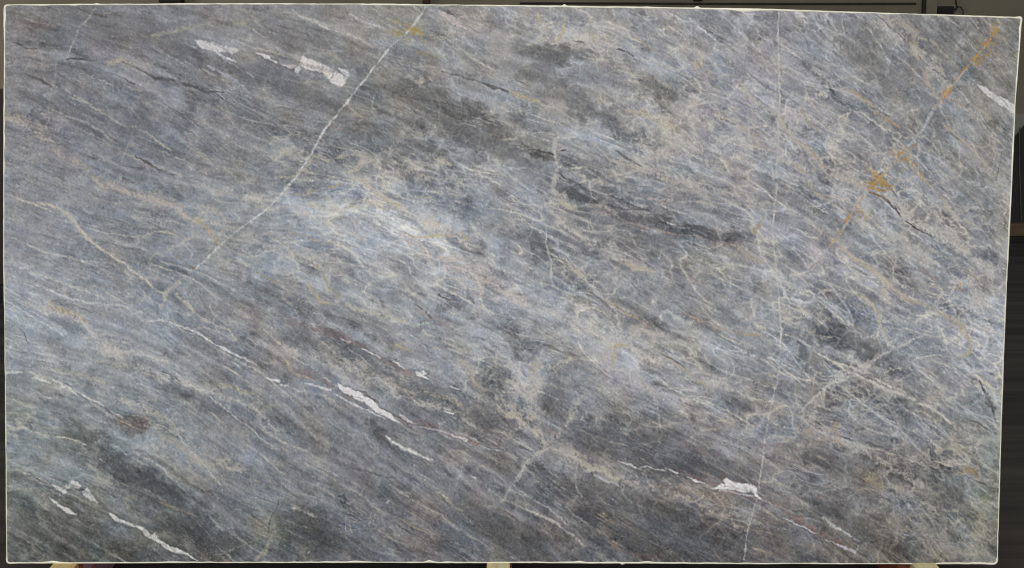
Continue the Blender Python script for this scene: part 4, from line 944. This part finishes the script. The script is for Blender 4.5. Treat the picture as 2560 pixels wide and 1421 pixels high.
# ---- white quartz
WQ = (212, 210, 211)
QUARTZ = [
    [(755,142),(780,149),(800,158),(815,165),(835,178),(850,183),(869,195),(860,212),(850,216),(835,208),(825,200),(815,188),(800,180),(780,175),(765,170),(752,163)],
    [(845,169),(862,173),(876,185),(870,193),(855,182)], [(736,176),(751,162),(751,176),(744,183)],
    [(489,100),(510,102),(535,109),(570,117),(595,121),(591,131),(575,133),(560,128),(545,130),(556,138),(575,145),(590,154),(578,152),(560,143),(535,132),(510,122),(492,109)],
    [(845,956),(862,968),(880,975),(905,985),(930,1000),(945,1015),(957,1022),(977,1036),(998,1057),(970,1044),(950,1035),(935,1025),(915,1010),(890,1000),(870,986),(850,975)],
    [(1037,931),(1055,927),(1069,935),(1060,938),(1073,951),(1055,942),(1042,937)],
    [(1806,1200),(1815,1196),(1840,1204),(1860,1209),(1880,1213),(1892,1218),(1891,1232),(1900,1241),(1907,1248),(1893,1243),(1885,1235),(1870,1230),(1850,1228),(1830,1225),(1800,1223),(1783,1220),(1800,1213),(1811,1211)],
    [(129,1211),(150,1217),(170,1210),(180,1199),(190,1203),(201,1215),(195,1223),(180,1216),(168,1222),(166,1233),(150,1230),(135,1220)],
    [(205,1228),(215,1221),(225,1230),(235,1246),(246,1261),(225,1250),(210,1242)],
    [(122,1242),(140,1254),(160,1267),(180,1279),(194,1289),(178,1288),(160,1278),(143,1265),(130,1253)],
    [(2447,209),(2470,225),(2495,239),(2515,249),(2540,264),(2540,288),(2515,271),(2490,255),(2470,240),(2452,222)],
    [(1987,26),(2005,31),(2013,40),(2000,46),(1990,37)],
]
QA = [.95, .85, .8, .85, .95, .9, .95, .9, .8, .88, .9, .75]
for P, a in zip(QUARTZ, QA):
    k = QUARTZ.index(P)
    polygon(P, WQ if k not in (7, 8, 9) else (198, 198, 197), min(a * 1.02, .98), 2.4, mask=quartz, breaks=.6 if k in (3, 4, 6, 7, 8) else .3)
for P, w, c, a in [
    ([(640,130),(665,142),(690,156)], [2,9,4], WQ, .85), ([(700,159),(725,166),(745,168)], [3,9,6], (196,186,186), .75), ([(575,99),(605,108),(640,121)], [2,6,3], (186,188,192), .7), ([(463,109),(490,121)], [2,4], (192,192,196), .7),
    ([(535,125),(565,140)], [2,3], (120,118,122), .6), ([(520,165),(560,185),(600,212),(622,232)], [4,10,12,4], (168,172,182), .6),
    ([(640,118),(680,128),(720,142)], [2,6,3], (178,174,168), .65),
    ([(838,984),(880,1010),(920,1028),(962,1046)], [2,4,3,1.6], WQ, .85), ([(763,959),(790,966),(830,976)], [2,5,3], WQ, .85), ([(665,947),(695,954)], [5,7], WQ, .85), ([(905,875),(930,884),(950,894)], [2,4.4,2], WQ, .85), ([(980,903),(1000,912),(1013,921)], [2,4.5,2], WQ, .85), ([(850,847),(872,857)], [3,6], (196,190,190), .8),
    ([(1125,967),(1150,976)], [2,3], WQ, .75), ([(1110,1030),(1133,1037)], [2,4.5], WQ, .8), ([(1130,1090),(1166,1100)], [3,6], WQ, .85), ([(1000,1035),(1030,1055)], [3,4], WQ, .7), ([(1050,1068),(1100,1080),(1130,1088)], [2,3,2], (190,188,190), .7), ([(1005,1045),(1040,1060)], [2,3], WQ, .7),
    ([(1197,1112),(1220,1120),(1255,1128)], [1.6,3,1.4], (178,188,194), .7),
    ([(1545,1155),(1580,1165),(1606,1176)], [2,3.4,2.4], (192,188,186), .8), ([(1600,1168),(1618,1167),(1640,1173),(1665,1176)], [4,3,2,2.4], (194,192,192), .8), ([(1663,1169),(1694,1183)], [2,5], WQ, .8), ([(1720,1193),(1740,1202),(1762,1209)], [2,4,2], (198,192,194), .85), ([(1612,1180),(1622,1205)], [3,4], (170,164,158), .6),
    ([(1800,1226),(1850,1235),(1888,1240)], [3,2,3], (200,198,202), .75), ([(1895,1245),(1925,1258),(1960,1272)], [4,3,2], (176,168,166), .6),
    ([(275,1284),(288,1296),(308,1304),(332,1315),(345,1316),(362,1326),(374,1342),(398,1354),(430,1371),(462,1386),(492,1402)], [5,8,6,3,12,18,12,7,7,5,3], (200,200,198), .92),
    ([(440,813),(470,823),(500,836),(520,850),(545,863),(570,876),(600,891),(628,908)], [2,3,4,3,6,5,3,2], (206,206,210), .92), ([(605,891),(630,905),(640,915)], [1.6,2,2], (196,190,180), .7),
    ([(15,931),(35,931),(56,933)], [11,10,5], (200,201,200), .85), ([(80,946),(95,946),(108,952),(122,954)], [3,7,5,2], (198,199,196), .85), ([(131,949),(150,956),(164,970),(178,978),(190,985)], [3,6,10,5,3], (200,201,198), .88), ([(168,965),(182,980),(196,992)], [3,5,3], (200,200,198), .7), ([(204,991),(225,998),(245,1006),(262,1018)], [2,6,4,3], (200,200,198), .85), ([(278,1028),(292,1036),(306,1042)], [3,6,5], (190,188,184), .7),
    ([(1105,35),(1122,42),(1142,58),(1166,72)], [5,13,14,5], (192,182,182), .8), ([(280,1110),(300,1122),(315,1138)], [3,7,3], (166,174,178), .7), ([(315,1138),(340,1130)], [3,2], (158,164,168), .6),
    ([(1955,1294),(1990,1311),(2020,1326),(2045,1336)], [2,3.6,3.4,1.6], (184,180,186), .85), ([(2064,1349),(2090,1360),(2112,1368),(2136,1380)], [1.6,4,7,6], (182,178,188), .85), ([(2300,1378),(2330,1388)], [2,4], (160,154,158), .6),
    ([(965,1258),(972,1250)], [3,3], (196,196,196), .7), ([(770,1383),(775,1380)], [3,3], (200,200,202), .8),
]:
    vein(P, w, c, a, 1.2, .0, wx=.2, rx=.5, mask=quartz, tex=.5)
# peach stains and dark flecks in the largest quartz bar
for P in ([(770,148),(768,170)], [(785,153),(790,176)], [(800,160),(803,180)], [(812,166),(818,190)], [(835,180),(832,205)]):
    vein(P, 2.4, (196, 170, 146), .5, 2, .3)
vein([(752,145),(753,164)], 1.8, (190,160,110), .6, 1.2); vein([(868,195),(858,214)], 1.8, (176,160,120), .6, 1.2)
vein([(834,188),(829,195)], 2.2, (96,96,100), .8, 1.0); vein([(1825,1210),(1835,1215)], 2, BLK, .7, 1.0); vein([(2500,245),(2515,258),(2522,266)], 1.6, (112,104,96), .7, 1.0)
vein([(875,990),(905,1000)], 1.8, (112,110,112), .6, 1.0); vein([(1812,1216),(1850,1222),(1885,1232)], 1.6, (110,104,106), .65, 1.0)

# ---- crystal grain over everything
col = col + (3.4 * grain2 + 2.2 * grain)[..., None] * np.array([1.0, 1.0, 1.0]) + rs.randn(H, W, 3) * 1.6
spark = rs.rand(H, W)
col[spark > 0.9975] += 38
# the mesh and the lens both soften: give the crystals their edge back
bl = col.copy()
for ax in (0, 1):
    bl = (np.roll(bl, 1, ax) + np.roll(bl, -1, ax) + 2 * bl) / 4
    bl = (np.roll(bl, 2, ax) + np.roll(bl, -2, ax) + 2 * bl) / 4
col = col + .6 * (col - bl)
col = np.clip(col, 34, 236)
LIN = (s2l(col) / (1.27 - .31 * sstep(0, 1421, GY) + .03 * (1 - GX / 1280))[..., None]).astype(np.float32)  # lamp falloff countered in the stone colour: darkened most at the top

# ------------------------------------------------------------------ outline of the slab (photo pixels, outer rim)
def interp_path(P, n):
    P = np.array(P, float)
    s = np.r_[0, np.cumsum(np.hypot(np.diff(P[:, 0]), np.diff(P[:, 1])))]
    q = np.linspace(0, s[-1], n)
    return np.stack([np.interp(q, s, P[:, 0]), np.interp(q, s, P[:, 1])], -1)
TOP = [(9,11.5),(250,10.3),(450,9),(640,8.6),(900,9.6),(1280,13),(1500,16),(1740,19.6),(1920,22.8),(2260,34),(2556,43)]
RIGHT = [(2556,43),(2549.5,125),(2539.5,250),(2535.5,355),(2527,532),(2517.5,710),(2509.5,925),(2504.5,1066),(2494,1411)]
BOTTOM = [(15.5,1409.5),(200,1409.3),(640,1408),(1280,1408.2),(1920,1411.2),(2494,1411)]
LEFT = [(9,11.5),(8.3,60),(10.2,110),(9,220),(8.4,355),(7.6,640),(9,740),(10.6,820),(13,1066),(15.5,1409.5)]

NU, NV = 1270, 700
tp = interp_path(TOP, NU + 1); bt = interp_path(BOTTOM, NU + 1)
lf = interp_path(LEFT, NV + 1); rt = interp_path(RIGHT, NV + 1)
u = np.linspace(0, 1, NU + 1)[None, :, None]; v = np.linspace(0, 1, NV + 1)[:, None, None]
coons = (1 - v) * tp[None] + v * bt[None] + (1 - u) * lf[:, None] + u * rt[:, None] - \
        ((1 - u) * (1 - v) * tp[0] + u * (1 - v) * tp[-1] + (1 - u) * v * bt[0] + u * v * bt[-1])
ctr = np.array([1270.0, 710.0])
coons = ctr + (coons - ctr) * np.array([1 - 2.4 / 1270, 1 - 2.4 / 700])     # tuck under the rim
PXY = coons.reshape(-1, 2)
VERT = on_slab(PXY[:, 0], PXY[:, 1])
fx = np.clip(PXY[:, 0] / S, 0, W - 1.001); fy = np.clip(PXY[:, 1] / S, 0, H - 1.001)
x0 = fx.astype(int); y0 = fy.astype(int); fx -= x0; fy -= y0
def sample(A):
    if A.ndim == 3:
        a, b = fx[:, None], fy[:, None]
    else:
        a, b = fx, fy
    return (A[y0, x0] * (1 - a) + A[y0, x0 + 1] * a) * (1 - b) + (A[y0 + 1, x0] * (1 - a) + A[y0 + 1, x0 + 1] * a) * b
VCOL = sample(LIN)
QV = sample(quartz); RV = sample(rust); CV = sample(calcite); FV = sample(fissure)

# ---- stone material: the mineral colours ride on the mesh, nodes add crystal grain, gloss and relief
m_stone = bpy.data.materials.new('grey_marble')
m_stone.use_nodes = True
nt = m_stone.node_tree
bs = nt.nodes['Principled BSDF']
at = nt.nodes.new('ShaderNodeAttribute'); at.attribute_name = 'mineral_colour'
aq = nt.nodes.new('ShaderNodeAttribute'); aq.attribute_name = 'quartz'
tc = nt.nodes.new('ShaderNodeTexCoord')
def noise(scale, detail=3.0, rough=0.6):
    n = nt.nodes.new('ShaderNodeTexNoise')
    n.inputs['Scale'].default_value = scale; n.inputs['Detail'].default_value = detail; n.inputs['Roughness'].default_value = rough
    nt.links.new(tc.outputs['Object'], n.inputs['Vector'])
    return n
n1 = noise(260, 3, .7)
mr = nt.nodes.new('ShaderNodeMapRange')
mr.inputs['From Min'].default_value = .25; mr.inputs['From Max'].default_value = .75
mr.inputs['To Min'].default_value = .86; mr.inputs['To Max'].default_value = 1.14
nt.links.new(n1.outputs['Fac'], mr.inputs['Value'])
mul = nt.nodes.new('ShaderNodeVectorMath'); mul.operation = 'SCALE'
nt.links.new(at.outputs['Color'], mul.inputs[0]); nt.links.new(mr.outputs['Result'], mul.inputs['Scale'])
nt.links.new(mul.outputs['Vector'], bs.inputs['Base Color'])
n2 = noise(9, 4, .6)
mr2 = nt.nodes.new('ShaderNodeMapRange')
mr2.inputs['To Min'].default_value = .42; mr2.inputs['To Max'].default_value = .60
nt.links.new(n2.outputs['Fac'], mr2.inputs['Value'])
nt.links.new(mr2.outputs['Result'], bs.inputs['Roughness'])
bs.inputs['Specular IOR Level'].default_value = 0.18
bp = nt.nodes.new('ShaderNodeBump'); bp.inputs['Strength'].default_value = 0.06; bp.inputs['Distance'].default_value = 0.001
nt.links.new(n1.outputs['Fac'], bp.inputs['Height']); nt.links.new(bp.outputs['Normal'], bs.inputs['Normal'])

slab = empty('stone_slab', tuple(on_slab(np.array([1255.0]), np.array([1408.0]))[0]))
tag(slab, 'large blue-grey veined marble slab with white edge standing on timbers', 'stone slab')
ORG = np.array(slab.location)

IDX = np.arange((NU + 1) * (NV + 1)).reshape(NV + 1, NU + 1)
QUADS = np.stack([IDX[:-1, :-1], IDX[1:, :-1], IDX[1:, 1:], IDX[:-1, 1:]], -1).reshape(-1, 4)

def sheet(name, quads, parent):
    used, inv = np.unique(quads, return_inverse=True)
    inv = inv.reshape(-1, 4)
    me = bpy.data.meshes.new(name)
    me.vertices.add(len(used)); me.vertices.foreach_set('co', (VERT[used] - ORG).astype(np.float32).ravel())
    me.loops.add(inv.size); me.loops.foreach_set('vertex_index', inv.ravel().astype(np.int32))
    me.polygons.add(len(inv)); me.polygons.foreach_set('loop_start', np.arange(0, inv.size, 4, dtype=np.int32))
    a = me.attributes.new('mineral_colour', 'FLOAT_COLOR', 'POINT')
    a.data.foreach_set('color', np.c_[VCOL[used], np.ones(len(used))].astype(np.float32).ravel())
    me.update(calc_edges=True)
    me.validate()
    return link(name, me, m_stone, parent)

# label the cells that belong to the separate mineral patches
qc = QUADS[:, 0]
part = np.zeros(len(QUADS), int)
cxy = PXY[QUADS].mean(1)
part_names = {}
def region(name, field, thr, box_, label):
    k = len(part_names) + 1
    x0_, y0_, x1_, y1_ = box_
    m = (field[qc] > thr) & (cxy[:, 0] > x0_) & (cxy[:, 0] < x1_) & (cxy[:, 1] > y0_) & (cxy[:, 1] < y1_) & (part == 0)
    if m.sum() > 8:
        part[m] = k; part_names[k] = (name, label)
region('quartz_vein', QV, .5, (732, 136, 882, 222), 'white quartz bar with peach stains')
region('quartz_vein', QV, .5, (455, 92, 600, 160), 'ragged white quartz streak')
region('quartz_vein', QV, .5, (600, 100, 732, 175), 'thin pale quartz streak')
region('quartz_vein', QV, .5, (740, 940, 1010, 1062), 'split white quartz lens')
region('quartz_vein', QV, .5, (1030, 920, 1080, 956), 'small white quartz fleck')
region('quartz_vein', QV, .5, (1775, 1190, 1912, 1252), 'white quartz patch with a hooked end')
region('quartz_vein', QV, .5, (120, 1190, 260, 1240), 'bent white quartz patch')
region('quartz_vein', QV, .5, (115, 1240, 200, 1294), 'slim white quartz lens')
region('quartz_vein', QV, .5, (265, 1275, 500, 1408), 'long white quartz vein with a swollen middle')
region('quartz_vein', QV, .5, (2440, 200, 2545, 292), 'white quartz wedge at the slab edge')
region('quartz_vein', QV, .5, (430, 800, 645, 920), 'thin bright quartz vein')
region('quartz_vein', QV, .5, (10, 920, 76, 945), 'short white quartz wedge at the slab edge')
region('quartz_vein', QV, .5, (76, 935, 127, 962), 'small bent quartz fleck')
region('quartz_vein', QV, .5, (127, 940, 312, 1048), 'wavy white quartz vein')
region('quartz_vein', QV, .5, (1095, 28, 1172, 80), 'soft pinkish quartz patch')
region('calcite_vein', CV, .35, (390, 10, 1075, 790), 'long straight pale vein crossing the bedding')
region('rust_vein', RV, .3, (2330, 60, 2510, 280), 'orange rust-stained fracture')
region('rust_vein', RV, .3, (2060, 360, 2310, 630), 'blotchy rust-stained fracture')
region('fissure', FV, .3, (2196, 485, 2258, 545), 'black crack running out of the rust stain')
region('fissure', FV, .4, (2258, 545, 2340, 600), 'black crack beside a pale band')
region('fissure', FV, .5, (2435, 945, 2500, 1090), 'dark branching crack near the edge')
region('fissure', FV, .5, (665, 1245, 700, 1340), 'short upright black crack')
region('fissure', FV, .5, (300, 150, 566, 240), 'brown-black wavy seam')
sheet('stone_face', QUADS[part == 0], slab)
for k, (nm, lb) in part_names.items():
    o = sheet(nm, QUADS[part == k], slab)
    o['label'] = lb

# ---- rim: pale resin and stone dust along the sawn edge, uneven, wrapping to the back
m_rim = mottled('pale_resin_edge', rgb(205, 204, 184), rgb(232, 229, 212), 14, rough=0.55, detail=6, c3=rgb(240, 238, 224))
THICK = 0.02
def rim_loop():
    rnd = random.Random(3)
    path = []
    for P, n in ((TOP, 700), (RIGHT, 380), (BOTTOM[::-1], 700), (LEFT[::-1], 380)):
        q = interp_path(P, n + 1)[:-1]
        path.append(q)
    corners = np.cumsum([0] + [len(p) for p in path])[:-1]
    path = np.concatenate(path)
    # round the corners by local averaging
    for c, r in zip(corners, (2, 2, 2, 2)):
        for _ in range(6):
            idx = np.arange(c - r, c + r + 1)
            new = path.copy()
            for i in idx:
                new[i % len(path)] = (path[(i - 1) % len(path)] + 2 * path[i % len(path)] + path[(i + 1) % len(path)]) / 4
            path = new
    return path, corners
RIM, corners = rim_loop()
nR = len(RIM)
tan = np.roll(RIM, -1, 0) - np.roll(RIM, 1, 0)
tan /= np.linalg.norm(tan, axis=1)[:, None]
inward = np.stack([-tan[:, 1], tan[:, 0]], -1)          # clockwise in image -> inward
rnd = np.random.RandomState(9)
def loopnoise(nk, amp):
    k = rnd.randn(nk)
    return amp * np.interp(np.arange(nR) / nR * nk, np.arange(nk + 1), np.r_[k, k[0]])
width = 3.3 + loopnoise(60, .5) + loopnoise(400, .5)
out = loopnoise(90, .25) + loopnoise(700, .18)
def bump(px, py, r, a, where):
    d = np.hypot(RIM[:, 0] - px, RIM[:, 1] - py)
    where += a * np.exp(-(d / r) ** 2)
for (px, py, r, a) in [(1411,14,4,4.5),(1743,19,5,4.5),(1556,1409,4,3.5),(242,10,4,1.5),(1620,18,14,1.2),(2552,44,8,2.5),(2480,1411,22,2.0),(20,1409,16,1.5)]:
    bump(px, py, r, a, out)
for (px, py, r, a) in [(1860,22,28,3.2),(130,1409,14,3),(890,1408,26,2.6),(1450,1409,10,2.4),(1620,1409,14,1.8),(9,40,22,2.5),(2553,80,20,2.5),(2500,1405,9,3),(1072,1408,8,3)]:
    bump(px, py, r, a, width)
width = np.maximum(width, 2.2)
outer = RIM - inward * out[:, None]
inner = RIM + inward * width[:, None]
mid = outer + (inner - outer) * 0.45
bm = bmesh.new()
def ring(px, proud):
    return [bm.verts.new(p - ORG) for p in on_slab(px[:, 0], px[:, 1], proud)]
r_in = ring(inner, 0.0002); r_mid = ring(mid, 0.0022); r_out = ring(outer, 0.0004)
back_pts = on_slab(outer[:, 0], outer[:, 1], 0.0004) - N_SLAB * (THICK + 0.0004)
r_back = [bm.verts.new(p - ORG) for p in back_pts]
for i in range(nR):
    j = (i + 1) % nR
    bm.faces.new((r_in[i], r_mid[i], r_mid[j], r_in[j]))
    bm.faces.new((r_mid[i], r_out[i], r_out[j], r_mid[j]))
    bm.faces.new((r_out[i], r_back[i], r_back[j], r_out[j]))
bm_object('edge_band', bm, m_rim, slab, smooth=True)
m_back = mottled('resin_mesh_back', rgb(150, 148, 140), rgb(170, 168, 160), 30, rough=0.8)
bm = bmesh.new()
step = 20
bk = [bm.verts.new(p - ORG) for p in back_pts[::step]]
bm.faces.new(bk)
bm_object('back_face', bm, m_back, slab)

# ------------------------------------------------------------------ steel rack and timbers that carry the slab
m_steel = mottled('red_primer_steel', rgb(196, 92, 60), rgb(214, 120, 88), 12, rough=0.6, c3=rgb(222, 150, 130))
m_pink = mottled('pink_primer_steel', rgb(200, 140, 140), rgb(218, 160, 160), 12, rough=0.6, c3=rgb(226, 178, 172))
m_wood = mottled('raw_timber', rgb(176, 150, 92), rgb(206, 184, 126), 9, rough=0.8, stretch=(6, .6, 6), c3=rgb(214, 198, 150), bump=.2)
m_wood2 = mottled('pale_timber', rgb(184, 170, 122), rgb(206, 196, 152), 9, rough=0.8, stretch=(6, .6, 6), c3=rgb(214, 206, 172), bump=.2)
rack = empty('slab_rack', (0, 0.5, 0))
tag(rack, 'red painted steel leaning rack behind and beneath the marble slab', 'rack')
rk = np.array([0, 0.5, 0])
def px_x(px):          # x of the slab's foot at a pixel column
    return float(on_slab(np.array([px]), np.array([1409.0]))[0][0])
TIMBER = [(134, 192), (1218, 1275), (2280, 2338)]
rg = random.Random(2)
timbers = []
for k, (a, b) in enumerate(TIMBER):
    xa, xb = px_x(a), px_x(b)
    ex = 0.006
    bm = bmesh.new()
    box(bm, xa - ex, xb + ex, -0.42 - .5, 0.95 - .5, 0.002, 0.092, bevel=.004)
    bm_object('foot', bm, m_pink if k == 0 else m_steel, rack)
    xm = (xa + xb) / 2
    # leaning upright against the slab's back
    z0, z1 = 0.092, 1.62
    y_at = lambda z: (z - SLAB_Z) * math.tan(LEAN) + (THICK + .003) / math.cos(LEAN)
    bm = bmesh.new()
    vs = []
    for z in (z0, z1):
        for dx, dy in ((-.03, 0), (.03, 0), (.03, .06), (-.03, .06)):
            vs.append(bm.verts.new((xm + dx, y_at(z) + dy - .5, z)))
    for f in ((3, 2, 1, 0), (4, 5, 6, 7), (0, 1, 5, 4), (1, 2, 6, 5), (2, 3, 7, 6), (3, 0, 4, 7)):
        bm.faces.new([vs[i] for i in f])
    bm_object('upright', bm, m_steel, rack)
    bm = bmesh.new()
    tube(bm, [(xm, .40, .10), (xm, y_at(1.2) + .07 - .5, 1.2)], .022, 8)
    bm_object('brace', bm, m_steel, rack)
    bm = bmesh.new()
    box(bm, xa, xb, -0.40, 0.022, 0.0, SLAB_Z - 0.0935, bevel=.004, jitter=.002, rng=rg)
    t = bm_object('timber_bearer', bm, m_wood if k == 0 else m_wood2)
    t.location = (0, 0, 0.0925)
    timbers.append(t)
bm = bmesh.new()
box(bm, px_x(134), px_x(2338), .38, .44, .094, .15, bevel=.004)
bm_object('cross_rail', bm, m_steel, rack)
bm = bmesh.new()
box(bm, px_x(134), px_x(2338), y_at(1.5) + .062 - .5, y_at(1.5) + .10 - .5, 1.47, 1.53, bevel=.004)
bm_object('cross_rail', bm, m_steel, rack)
tag(timbers[0], 'yellow raw timber bearer under the slab corner with the swollen white quartz vein', 'timber', 'timbers under the marble slab')
tag(timbers[1], 'pale timber bearer under the middle of the marble slab', 'timber', 'timbers under the marble slab')
tag(timbers[2], 'pale timber bearer under the slab corner below the thin mauve quartz streak', 'timber', 'timbers under the marble slab')

# ------------------------------------------------------------------ stone stock standing behind
m_dark = mottled('dark_granite', rgb(30, 28, 26), rgb(46, 43, 39), 5, rough=0.35, detail=8)
m_grey = mottled('grey_granite', rgb(120, 118, 112), rgb(142, 139, 132), 7, rough=0.5, detail=8)
m_tim2 = mottled('weathered_timber', rgb(84, 66, 46), rgb(108, 88, 64), 6, rough=0.85, stretch=(.6, 5, 5))
m_strap = mottled('yellow_strap', rgb(196, 150, 20), rgb(214, 172, 40), 10, rough=0.5)
m_paint = mottled('pale_strap', rgb(150, 146, 136), rgb(172, 168, 158), 10, rough=0.6)

def leaning_slab(name, mat, outline, thick, lean, parent=None):
    """outline: (x, z) corner list in metres on a plane leaning back, foot at y = 0"""
    bm = bmesh.new()
    f = []; b = []
    for (x, z) in outline:
        f.append(bm.verts.new((x, z * math.sin(lean), z * math.cos(lean))))
        b.append(bm.verts.new((x, z * math.sin(lean) + thick * math.cos(lean), z * math.cos(lean) - thick * math.sin(lean))))
    bm.faces.new(f); bm.faces.new(b[::-1])
    n = len(f)
    for i in range(n):
        bm.faces.new((f[i], b[i], b[(i + 1) % n], f[(i + 1) % n]))
    return bm_object(name, bm, mat, parent)

# right: dark slab on a timber, grey one behind it
p = on_floor(np.array([2540.0]), np.array([603.0]))[0]
yr = float(p[1]); k = (yr - CAM[1]) / F_PX * 1.01
xr = float(at_depth(np.array([2532.0]), np.array([500.0]), yr)[0][0])
hd = (553 - 318) * k; tb = 0.18
bm = bmesh.new()
box(bm, xr - 1.2, xr + 1.9, -.12, .45, 0.0, .055, bevel=.006)
t = bm_object('support_beam', bm, m_dark); t.location = (0, yr, 0.001)
tag(t, 'dark beam on the floor under the weathered plank beside the beige wall', 'beam')
bm = bmesh.new()
box(bm, xr - 1.1, xr + 1.8, -.10, .42, 0.0, .115, bevel=.006)
t = bm_object('timber_plank', bm, m_tim2); t.location = (0, yr, 0.0575)
tag(t, 'weathered brown timber plank under the stored dark stone slab', 'timber')
st = empty('dark_stone_slab', (0, yr, .174))
tag(st, 'dark stone slab with a sloping top corner standing on a weathered plank', 'stone slab', 'stone stock stored behind')
leaning_slab('stone_body', m_dark, [(xr - .9, 0), (xr + 1.6, 0), (xr + 1.6, hd + .05), (xr + .10, hd + .02), (xr + .04, hd - .06), (xr - .9, hd - .75)], .03, .10, st)
bm = bmesh.new()
m_paint = mottled('dull_strap', rgb(70, 67, 60), rgb(92, 88, 80), 10, rough=0.7)
tube(bm, [(xr + .085, -.012, .02), (xr + .06, -.012 + .1 * hd * .5, hd * .55), (xr + .045, .1 * hd - .03, hd)], .005, 6)
bm_object('strap', bm, m_paint, st)
bm = bmesh.new()
box(bm, xr + .10, xr + .15, .1 * (hd - .16) - .008, .1 * (hd - .16) - .004, hd - .2, hd - .13)
bm_object('chalk_mark', bm, m_strap, st)
hg = (556 - 289) * k
o = leaning_slab('grey_stone_slab', m_grey, [(xr - 1.0, 0), (xr + 1.7, 0), (xr + 1.7, hg), (xr - 1.0, hg)], .03, .10)
o.location = (0, yr + .16, .174)
tag(o, 'pale grey stone slab standing behind the dark slab with the sloping corner', 'stone slab', 'stone stock stored behind')

# left: tall dark slab standing on the floor
pl = on_floor(np.array([4.0]), np.array([742.0]))[0]
yl = float(pl[1]); kl = (yl - CAM[1]) / F_PX
hl = (742 - 219) * kl * 1.0
xl = float(pl[0])
st = empty('brown_stone_slab', (0, yl, .09))
m_brown = mottled('brown_granite', rgb(44, 38, 30), rgb(60, 52, 42), 5, rough=0.4, detail=8)
tag(st, 'tall dark brown stone slab with a yellow strap end by the pale wall', 'stone slab', 'stone stock stored behind')
leaning_slab('stone_body', m_brown, [(xl - 1.6, 0), (xl + .9, 0), (xl + .9, hl - .09), (xl - 1.6, hl - .09)], .03, .06, st)
bm = bmesh.new()
zz = (742 - 445) * kl - .09
box(bm, xl - .03, xl + .012, .06 * zz - .012, .06 * zz - .006, zz - .08, zz + .08)
bm_object('strap_end', bm, m_strap, st)
bm = bmesh.new()
box(bm, xl - 1.5, xl + .8, -.10, .25, 0, .088, bevel=.006)
t = bm_object('floor_timber', bm, m_dark); t.location = (0, yl, .001)
tag(t, 'dark timber on the floor under the tall brown slab', 'timber')

# ------------------------------------------------------------------ fittings on the back wall (seen above the slab)
m_pipe = mottled('dull_pipe', rgb(44, 40, 34), rgb(60, 55, 47), 8, rough=0.7)
m_box = mottled('grey_box', rgb(26, 25, 23), rgb(40, 38, 35), 8, rough=0.7)
m_post = mottled('beige_post', rgb(138, 128, 108), rgb(152, 142, 122), 3, rough=0.85)
m_rustp = mottled('brown_bracket', rgb(70, 46, 30), rgb(92, 62, 42), 8, rough=0.8)
def wall_pt(x, y, off=0.0):
    return at_depth(np.array([float(x)]), np.array([float(y)]), WALL_Y - off)[0]
bm = bmesh.new()
tube(bm, [wall_pt(a, b, .05) for a, b in ((1300, 8.5), (1600, 9), (1950, 10), (2290, 9.5))], .012, 8)
cd = bm_object('wall_conduit', bm, m_pipe)
tag(cd, 'thin dark conduit running along the beige wall to the post', 'conduit')
def wall_box(name, mat, x0_, y0_, x1_, y1_, depth, label, cat, bev=.008):
    a = wall_pt(x0_, y0_, depth); b = wall_pt(x1_, y1_, depth)
    bm = bmesh.new()
    cx_, cz_ = (a[0] + b[0]) / 2, b[2]
    box(bm, a[0] - cx_, b[0] - cx_, 0, depth - .003, 0, a[2] - b[2], bevel=bev)
    o = bm_object(name, bm, mat)
    o.location = (cx_, WALL_Y - depth, cz_)
    return tag(o, label, cat)
wall_box('wall_post', m_post, 2318, -12, 2339, 120, .12, 'narrow beige post fixed to the wall beside the switch box', 'post')
wall_box('switch_box', m_box, 2345, 16, 2384, 46, .10, 'small dark switch box on the wall beside the post', 'switch box')
wall_box('cable_duct', m_pipe, 2309, -4, 2316, 90, .09, 'dark vertical duct against the beige post', 'duct')
wall_box('hanging_lamp', m_box, 395, -30, 452, 8, .25, 'dark lamp housing hanging before the wall above the ragged quartz streak', 'lamp', .02)
wall_box('pipe_bracket', m_rustp, 1056, -20, 1074, 9, .12, 'brown pipe bracket on the wall above the long pale vein', 'bracket')
wall_box('clamp_bracket', m_box, 1735, -20, 1757, 2, .10, 'small black clamp bracket on the wall above the slab edge', 'bracket')
bm = bmesh.new()
tube(bm, [wall_pt(a, b, .03) for a, b in ((2388, -12), (2390, 8), (2393, 18), (2384, 24))], .010, 6)
tag(bm_object('cable', bm, m_box), 'black cable dropping to the dark switch box', 'cable')
bm = bmesh.new()
tube(bm, [wall_pt(a, b, .03) for a, b in ((2386, 30), (2395, 17), (2402, 18), (2408, 28), (2405, 60))], .007, 6)
tag(bm_object('cable', bm, m_pipe), 'thin cable looping away from the dark switch box', 'cable')
